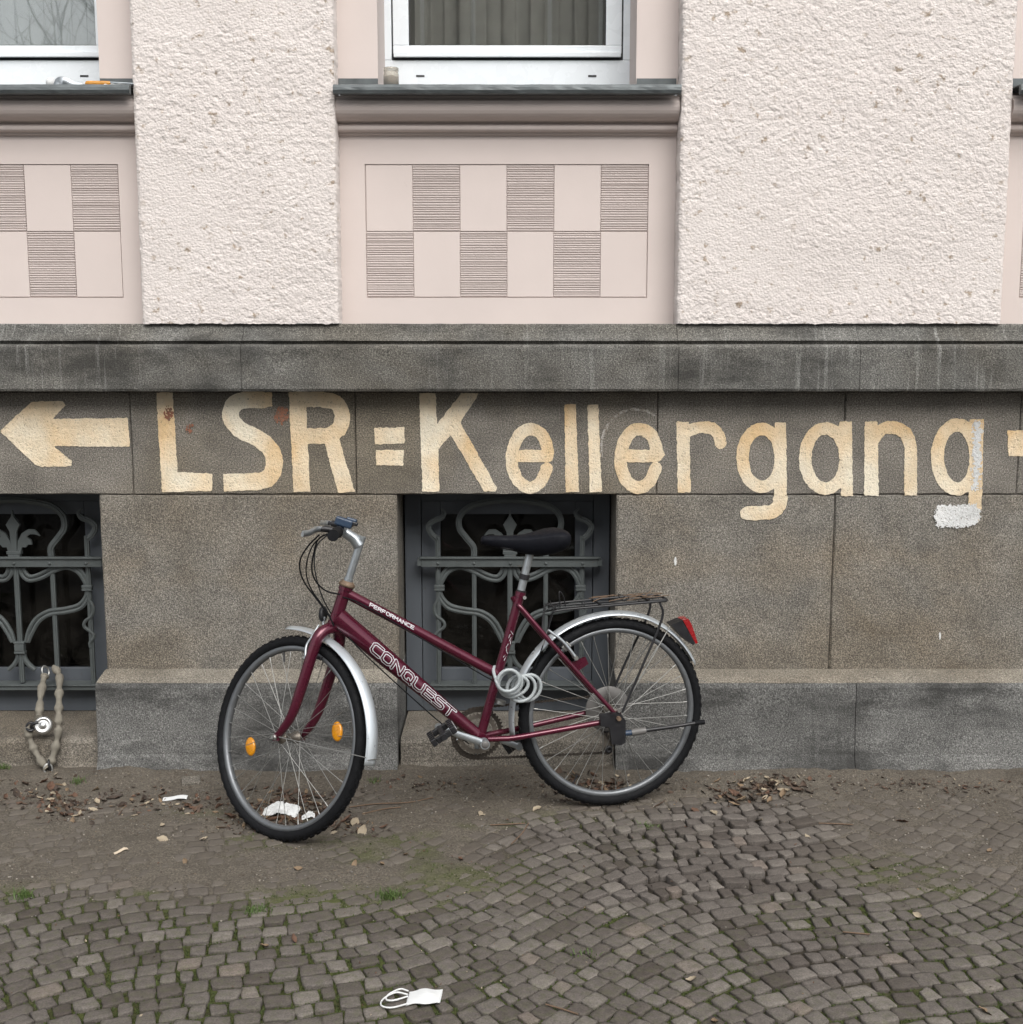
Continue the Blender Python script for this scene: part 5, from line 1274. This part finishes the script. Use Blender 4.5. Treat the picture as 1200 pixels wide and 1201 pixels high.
def paper(name, px, py, w, h, ang, crump, lab, cat, seed, m=None, lift=.004):
    x, y = gp(px, py, .0); r_ = random.Random(seed); n = 14; V = []
    for a in range(n + 1):
        for b in range(n + 1):
            u, v_ = a / n - .5, b / n - .5; nz_ = float(fbm(np.array([a * .45 + seed * 3.]), np.array([b * .45 + seed]), 3, seed)[0])
            V.append((u * w + crump * .3 * (nz_ - .5), v_ * h * (1 + crump * 4 * (nz_ - .5)), crump * nz_ * (1.2 - u * u * 3 - v_ * v_ * 3) + .003 * math.sin(u * 5)))
    k_ = len(V); V += [(a, b, c - .0012) for a, b, c in V]
    F = [(a * (n + 1) + b, (a + 1) * (n + 1) + b, (a + 1) * (n + 1) + b + 1, a * (n + 1) + b + 1) for a in range(n) for b in range(n)]; F += [tuple(q + k_ for q in f_)[::-1] for f_ in F]
    mb = MB(); mb.add(V, F, crump < .02); o = mb.build(name, m or M['white']); o.location = (x, y, gz(x, y) + lift); o.rotation_euler = (0, 0, R(ang)); return tag(o, lab, cat)
paper('paper_scrap', 206, 937, .084, .034, 6, .006, 'flat white scrap of paper on the earth near the wall', 'paper', 3)
paper('crumpled_tissue', 331, 955, .125, .065, -8, .055, 'crumpled white tissue on the leaves inside the front wheel', 'tissue', 4)
paper('crumpled_tissue', 362, 961, .045, .026, 10, .022, 'small torn piece of tissue beside the crumpled one', 'tissue', 5)
paper('paper_scrap', 142, 1000, .045, .014, 40, .006, 'thin pale peeling strip of paper on the bare earth', 'paper', 6, simple('yellowed_paper', (.5, .42, .32), .8))
# flat loose stone slab by the wall
x, y = gp(224, 915, .01); m = MB(); m.cbox(-.032, .034, -.035, .03, -.02, .012, .004); o = m.build('loose_stone', M['sill_stone']); o.location = (x, y, gz(x, y)); o.rotation_euler = (.05, .04, .3); tag(o, 'flat grey loose stone half sunk in the earth by the plinth', 'stone')
# leaves
LM = [simple('dry_leaf_%s' % n, c_, .8, 0, .3, 40) for n, c_ in (('brown', (.080, .052, .036)), ('tan', (.17, .118, .072)), ('russet', (.100, .054, .034)), ('dark', (.045, .032, .024)), ('pale', (.30, .25, .18)))]
def leaf_geo(ln_, wd, curl, bend):
    n = 7; V = []
    for a in range(n + 1):
        t = a / n; w_ = wd * math.sin(math.pi * min(max(t, .03), .97)) ** .8; x_ = (t - .5) * ln_
        for s_ in (-1, -.5, 0, .5, 1): V.append((x_, s_ * w_, curl * s_ * s_ * wd + bend * (t - .5) ** 2 * ln_ + .12 * wd * math.sin(a * 2.3 + s_ * 2)))
    k_ = len(V); V += [(a, b, c - .0006) for a, b, c in V]
    F = [(a * 5 + b, a * 5 + 5 + b, a * 5 + 6 + b, a * 5 + 1 + b) for a in range(n) for b in range(4)]; F += [tuple(q + k_ for q in f_)[::-1] for f_ in F]
    return V, F
leaf_me = []
for q, (a, b, c_, d_2) in enumerate(((.050, .015, .35, .25), (.040, .013, .25, -.25), (.058, .011, .5, .2), (.028, .008, .3, .4))):
    V, F = leaf_geo(a, b, c_, d_2); leaf_me.append((V, F))
def put_leaf(px, py, ang, k, mi, tilt=.2):
    x, y = gp(px, py, .005); key = (k, mi)
    if key not in leaf_cache:
        mb = MB(); mb.add(*leaf_me[k], True); leaf_cache[key] = mb.mesh('fallen_leaf'); leaf_cache[key].materials.append(LM[mi])
    o = bpy.data.objects.new('fallen_leaf', leaf_cache[key]); col.objects.link(o)
    o.location = (x, y, gz(x, y) + .003); o.rotation_euler = (random.gauss(0, tilt), random.gauss(0, tilt), R(ang)); return o
leaf_cache = {}
kinds = ['dry brown leaf lying on the pavement', 'tan curled leaf lying on the pavement', 'russet leaf lying on the pavement', 'dark shrivelled leaf lying on the pavement', 'pale dry leaf lying on the pavement']
for px, py, k, mi in ((272, 958, 0, 2), (222, 945, 1, 2), (232, 948, 1, 0), (75, 955, 0, 2), (20, 932, 2, 3), (30, 921, 2, 0), (52, 918, 1, 2), (135, 935, 2, 3), (60, 925, 0, 2), (240, 984, 3, 4), (191, 968, 3, 4), (218, 1011, 3, 1), (191, 984, 1, 4), (350, 1018, 3, 1), (476, 1001, 3, 1), (448, 1013, 3, 1), (416, 1014, 3, 1),
                      (540, 1006, 3, 2), (630, 948, 1, 4), (890, 960, 1, 4), (947, 980, 3, 4), (1025, 1015, 1, 4), (1076, 1072, 3, 4), (815, 949, 1, 2), (837, 951, 1, 4), (918, 931, 2, 1), (935, 927, 0, 0), (1058, 962, 1, 2), (1160, 997, 3, 1), (811, 1148, 3, 4), (838, 1198, 3, 1), (1157, 1186, 1, 1), (310, 1108, 3, 1), (345, 1100, 3, 2), (416, 965, 0, 4), (425, 975, 0, 4), (405, 962, 2, 2), (395, 972, 0, 0), (565, 953, 1, 4),
                      (700, 928, 0, 2), (690, 922, 2, 2), (712, 920, 0, 2), (680, 926, 1, 0), (725, 924, 2, 0), (878, 925, 2, 0), (862, 930, 2, 2), (890, 928, 0, 2), (882, 935, 2, 3), (870, 922, 1, 1), (855, 935, 0, 0), (345, 940, 2, 0), (360, 935, 2, 0), (372, 945, 0, 2), (325, 968, 1, 0), (318, 962, 2, 2), (355, 950, 0, 3), (290, 965, 1, 4), (300, 972, 1, 1)):
    o = put_leaf(px, py, random.uniform(0, 360), k, mi, .35)
    zone = next(z for c_, z in ((px < 160 and py < 975, 'on the earth near the hanging chain'), (px < 260 and py < 1020, 'on the earth near the paper scrap'), (px < 380 and py < 975, 'inside or under the front wheel'), (px < 440 and py < 980, 'behind the front tyre'), (px < 480 and py < 1030, 'on the trodden earth before the tyre'), (px < 660 and py < 1010, 'on the paving below the cranks'), (px < 740 and py < 945, 'behind the rear rim'), (px < 960 and py < 985, 'by the plinth past the rear tyre'), (py < 1080, 'on the dusty paving past the bicycle'), (True, 'on the mossy front paving')) if c_)
    cn = ['brown', 'tan', 'russet', 'dark', 'pale'][mi]; tag(o, '%s %s leaf lying %s' % (['broad dry', 'curved dry', 'long narrow', 'tiny'][k], cn, zone), 'leaf', '%s leaves %s' % (cn, zone))
# uncountable litter: leaf crumbs and grit gathered in drifts along the wall
def drift(name, spots, n, lab, sizes=(.10, .55)):
    mbs = MB(); mats = []
    for q in range(n):
        cx, cy, rx, ry = random.choice(spots); px, py = random.gauss(cx, rx), random.gauss(cy, ry)
        if not -60 < px < 1260 or py < 905: continue
        x, y = gp(px, py); 
        if y > -.15: continue
        k = random.randrange(4); sc = random.uniform(*sizes); Mx = Matrix.Translation((x, y, gz(x, y) + .002)) @ Matrix.Rotation(random.uniform(0, 6.3), 4, 'Z') @ Matrix.Rotation(random.gauss(0, .5), 4, 'X') @ Matrix.Rotation(random.gauss(0, .5), 4, 'Y') @ Matrix.Scale(sc, 4)
        V, F = leaf_me[k]; f0 = len(mbs.f); mbs.add([Mx @ Vector(v_) for v_ in V[:40]], F[:28], True); mats += [random.choice((0, 0, 0, 1, 2, 2, 3, 3, 3, 4))] * (len(mbs.f) - f0)
    me = mbs.mesh(name)
    for m_ in LM: me.materials.append(m_)
    me.polygons.foreach_set('material_index', mats); o = link(name, me); return tag(o, lab, 'leaf litter', kind='stuff')
drift('leaf_litter', [(45, 930, 30, 9), (150, 940, 40, 8), (75, 948, 20, 8)], 260, 'brown leaf pieces gathered on the earth around the hanging chain', (.15, .7))
drift('leaf_litter', [(520, 921, 60, 5), (1000, 921, 110, 4), (1120, 925, 60, 5)], 220, 'dark leaf crumbs lying along the foot of the plinth', (.12, .5))
drift('leaf_litter', [(345, 950, 28, 12)], 330, 'heap of dry brown leaf pieces inside the front wheel', (.25, .8))
drift('leaf_litter', [(700, 928, 32, 6)], 230, 'heap of russet leaf pieces behind the rear wheel rim', (.25, .8))
drift('leaf_litter', [(875, 930, 22, 7), (905, 922, 18, 4)], 200, 'drift of brown leaf pieces against the plinth past the bicycle', (.25, .8))
drift('leaf_litter', [(410, 968, 18, 10), (288, 968, 22, 7), (230, 945, 16, 6)], 170, 'scattered leaf pieces around the front tyre', (.15, .6))
drift('leaf_litter', [(600, 930, 330, 14), (200, 940, 140, 18), (1000, 935, 130, 14), (600, 1000, 330, 45), (600, 1100, 360, 60)], 1500, 'fine dry crumbs and seed husks strewn over the whole pavement', (.05, .2))
# loose grit on the trodden earth
n_ = 26000
gx_ = rng.uniform(-2.1, 2.1, n_); gy_ = rng.uniform(-1.6, -.16, n_)
kp = rng.random(n_) < (.08 + .92 * covered(gx_, gy_)) * (.15 + .85 * sstep(.4, .62, fbm(gx_ * 4, gy_ * 6, 3, 57))); gx_, gy_ = gx_[kp], gy_[kp]; gz_ = np.maximum(soil_z(gx_, gy_), undul(gx_, gy_) - .004)
gm = MB(); gmat = []
for a, b, c_ in zip(gx_, gy_, gz_):
    r_ = .0011 + .0030 * random.random() ** 3; q = [Vector((random.gauss(0, 1), random.gauss(0, 1), random.gauss(0, 1))).normalized() * r_ * .35 for _ in range(6)]
    P = [Vector((r_, 0, 0)), Vector((0, r_, 0)), Vector((-r_, 0, 0)), Vector((0, -r_, 0)), Vector((0, 0, r_ * .8)), Vector((0, 0, -r_))]
    gm.add([(a + p.x + d.x, b + p.y + d.y, c_ + r_ * .4 + p.z + d.z) for p, d in zip(P, q)], [(0, 1, 4), (1, 2, 4), (2, 3, 4), (3, 0, 4), (1, 0, 5), (2, 1, 5), (3, 2, 5), (0, 3, 5)]); gmat += [random.choice((0, 0, 1, 1, 2))] * 8
me = gm.mesh('grit')
for nm, c_ in (('grit_brown', (.085, .068, .052)), ('grit_grey', (.14, .13, .118)), ('grit_pale', (.26, .235, .20))): me.materials.append(simple(nm, c_, .9))
me.polygons.foreach_set('material_index', gmat); tag(link('grit', me), 'loose fine grit scattered over the trodden earth by the wall', 'grit', kind='stuff')
# sticks
for P, lab in (([(410, 948), (440, 944), (480, 943), (508, 937)], 'long thin straw stalk lying behind the front tyre'), ([(425, 956), (450, 951), (470, 948)], 'short pale stalk crossing a longer one behind the front tyre'), ([(575, 968), (598, 967), (616, 966)], 'pale straight twig on the paving below the cranks'), ([(600, 990), (612, 978), (620, 966)], 'dark slanting twig beside the pale straight one'), ([(960, 966), (985, 967), (1000, 968)], 'thin dry twig on the earth by the plinth'), ([(640, 1180), (660, 1186), (678, 1192)], 'thin dark twig among the front paving stones'), ([(988, 1094), (1008, 1096), (1020, 1097)], 'dark twig lying in mossy joints')):
    m = MB(); m.tube(crom([(*gp(a, b), gz(*gp(a, b)) + .004) for a, b in P], 5), .0022, 5); tag(m.build('twig', M['twig']), lab, 'twig')
# grass tufts
def tuft(px, py, n, spread, h, lab):
    x0, y0 = gp(px, py); s_ = [(x0 + random.gauss(0, spread), y0 + random.gauss(0, spread * .7), 0) for _ in range(n)]; s_ = [(a, b, gz(a, b) - .002) for a, b, _ in s_]
    o = blade_mesh(s_, 'grass_tuft', h * .5, h, .0016, M['grass'], lean=.8); tag(o, lab, 'grass')
tuft(458, 1052, 110, .018, .032, 'dense green grass tuft on the trodden earth below the frame')
tuft(27, 1052, 90, .018, .028, 'dark green grass tuft on the bare earth left of the bicycle')
tuft(92, 922, 40, .012, .032, 'small weed growing by the hanging chain')
tuft(3, 907, 40, .016, .034, 'small weed at the foot of the cellar sill')
tuft(440, 919, 30, .012, .022, 'small weed at the plinth between the two wheels')
tuft(300, 1068, 120, .02, .016, 'thin patch of grass shoots beside orange leaf scraps')
tuft(756, 968, 40, .02, .016, 'thin green shoots in front of the rear tyre')
tuft(683, 1118, 40, .02, .014, 'low green shoots in a mossy joint of the paving')
# ================================================================== THINGS ON THE SILLS
zs_ = 2.513
gj = NT('jar_glass'); gj.color((.75, .72, .66)); gj.set(Roughness=.1); gj.b.inputs['Transmission Weight'].default_value = .75; gj.b.inputs['IOR'].default_value = 1.3
jx = wp(459, 92, -.02)[0]
m = MB(); m.lathe([(0, 0), (.024, 0), (.0275, .004), (.028, .035), (.026, .044), (.0255, .050), (.027, .052), (.027, .062), (.024, .062), (.024, .05), (.0255, .035), (.025, .005), (0, .004)], Matrix.Translation((jx, -.02, zs_ - .003)), 24)
jar = tag(m.build('glass_jar', gj.m), 'small glass jar with brown contents standing on the zinc sill', 'jar')
m = MB(); m.lathe([(0, .006), (.0235, .006), (.0245, .02), (.024, .032), (.012, .036), (0, .033)], Matrix.Translation((jx, -.02, zs_ - .003)), 20); m.build('contents', simple('brown_stubs', (.32, .22, .14), .9, 0, .6, 120, .8, 90), jar)
def onsill(px, py, Y=-.035): a = wp(px, py, Y); return Vector((a[0], Y, a[1]))
a, b = onsill(101, 98.5), onsill(131, 98.0); m = MB(); n = 8
m.tube([a.lerp(b, t) for t in (0, .05, .2, .6, .95, 1)], [.006, .009, .0095, .0085, .007, .004], 10); kn = tag(m.build('paint_scraper', simple('orange_wood_handle', (.50, .22, .03), .4, 0, .2, 40)), 'scraper with orange handle and pale blade on the zinc sill', 'scraper')
p = MB(); a2 = onsill(131, 99.0); b2 = onsill(158, 100.5); p.sweep([a2, a2.lerp(b2, .5), b2], [(-.014, -.0015), (.014, -.0015), (.014, .0015), (-.014, .0015)], up=(0, .3, 1)); p.build('blade', M['guard'], kn)
m = MB(); Q = [onsill(68, 102.5), onsill(71, 96), onsill(78, 97), (onsill(86, 101)), onsill(97, 102.5)]; m.sweep(crom(Q, 6), [(-.016, -.001), (.016, -.001), (.016, .001), (-.016, .001)], up=(0, 1, .2)); tag(m.build('metal_strip', M['silver']), 'bent grey metal strip lying beside the orange handle', 'metal strip')
m = MB(); m.sweep(crom([onsill(38, 104.5), onsill(60, 103.5), onsill(76, 103)], 4), [(-.012, -.0015), (.012, -.0015), (.012, .0015), (-.012, .0015)], up=(0, .2, 1)); tag(m.build('rusty_strip', M['brown_ring']), 'flat rusty strip lying along the zinc sill', 'metal strip')
o = MB(); Q = crom([onsill(80, 104), onsill(100, 102.5), onsill(125, 101.5), onsill(150, 99.5)], 6); o.sweep(Q, [(-.012, -.002), (0, -.003), (.013, -.001), (.010, .003), (-.008, .004)], up=(0, .2, 1), scales=[.5 + .7 * abs(math.sin(k * 1.7)) for k in range(len(Q))]); tag(o.build('crumpled_rag', M['white']), 'crumpled white rag under the scraper on the zinc sill', 'rag')
m = MB(); c_ = onsill(60, 97, .02); m.lathe([(0, .016), (.010, .015), (.016, .008), (.017, -.004), (.014, -.014), (0, -.016)], Matrix.Translation(c_), 16); tag(m.build('white_cap', M['white']), 'small round white cap standing against the window frame', 'cap')

# ================================================================== BARE TREES across the street (seen in the window glass)
M['bark'] = simple('grey_bark', (.075, .062, .050), .9, 0, .3, 9, .4, 40)
def bare_tree(x, y, h, seed, lab):
    r_ = random.Random(seed); root = tag(empty('bare_tree', (x, y, 0)), lab, 'tree', 'bare street trees')
    tr_ = MB(); cr_ = MB()
    def limb(mb, p, d, ln_, rad, depth):
        P = [p]; dd = d.copy()
        for k in range(4):
            dd = (dd + Vector((r_.gauss(0, .16), r_.gauss(0, .16), r_.gauss(.05, .10)))).normalized(); P.append(P[-1] + dd * ln_ / 4)
        mb.tube(P, [rad * (1 - .14 * k) for k in range(5)], 6 if depth < 2 else 4, depth < 2)
        if depth >= 5: return
        nb = 3 if depth < 3 else 4
        for k in range(nb):
            t = r_.uniform(.35, 1) if k else 1.0; i_ = min(int(t * 4), 3); q = P[i_].lerp(P[i_ + 1], t * 4 - i_)
            nd = (dd + Vector((r_.gauss(0, .62), r_.gauss(0, .62), r_.gauss(.12, .4)))).normalized(); limb(cr_, q, nd, ln_ * r_.uniform(.6, .82), rad * r_.uniform(.38, .6), depth + 1)
    limb(tr_, Vector((0, 0, -.1)), Vector((0, 0, 1)), h * .32, h * .022, 0)
    tr_.build('trunk', M['bark'], root); cr_.build('crown', M['bark'], root)
bare_tree(-7.2, -12.0, 11.5, 3, 'bare tree across the street mirrored in the upper window glass')
bare_tree(2.6, -13.5, 11.0, 8, 'bare tree in front of the grey house across the street')

M['far_wall'] = plaster('grey_house_render', (.20, .19, .175)); M['far_glass'] = simple('dark_far_glass', (.02, .022, .025), .15)
house = tag(empty('opposite_house', (4.5, -24, 0)), 'grey house across the street mirrored in the middle window glass', 'building')
MB().box(-10.5, 10.5, -8, 0, -.1, 15).build('wall', M['far_wall'], house)
hr = MB(); hr.add([(-10.8, .4, 14.9), (10.8, .4, 14.9), (10.8, -8.4, 14.9), (-10.8, -8.4, 14.9), (-9, -3.5, 18), (9, -3.5, 18)], [(0, 1, 5, 4), (1, 2, 5), (2, 3, 4, 5), (3, 0, 4), (0, 3, 2, 1)]); hr.build('roof', simple('dark_roof_tiles', (.09, .05, .04), .8), house)
for fl in range(4):
    for k in range(7):
        x = -9 + k * 3; w_ = MB().box(x - .65, x + .65, -.02, .06, 1.3 + fl * 3.5, 3.3 + fl * 3.5).build('window', M['pvc'], house)
        MB().box(x - .55, x + .55, .061, .07, 1.4 + fl * 3.5, 3.2 + fl * 3.5).build('pane', M['far_glass'], w_)
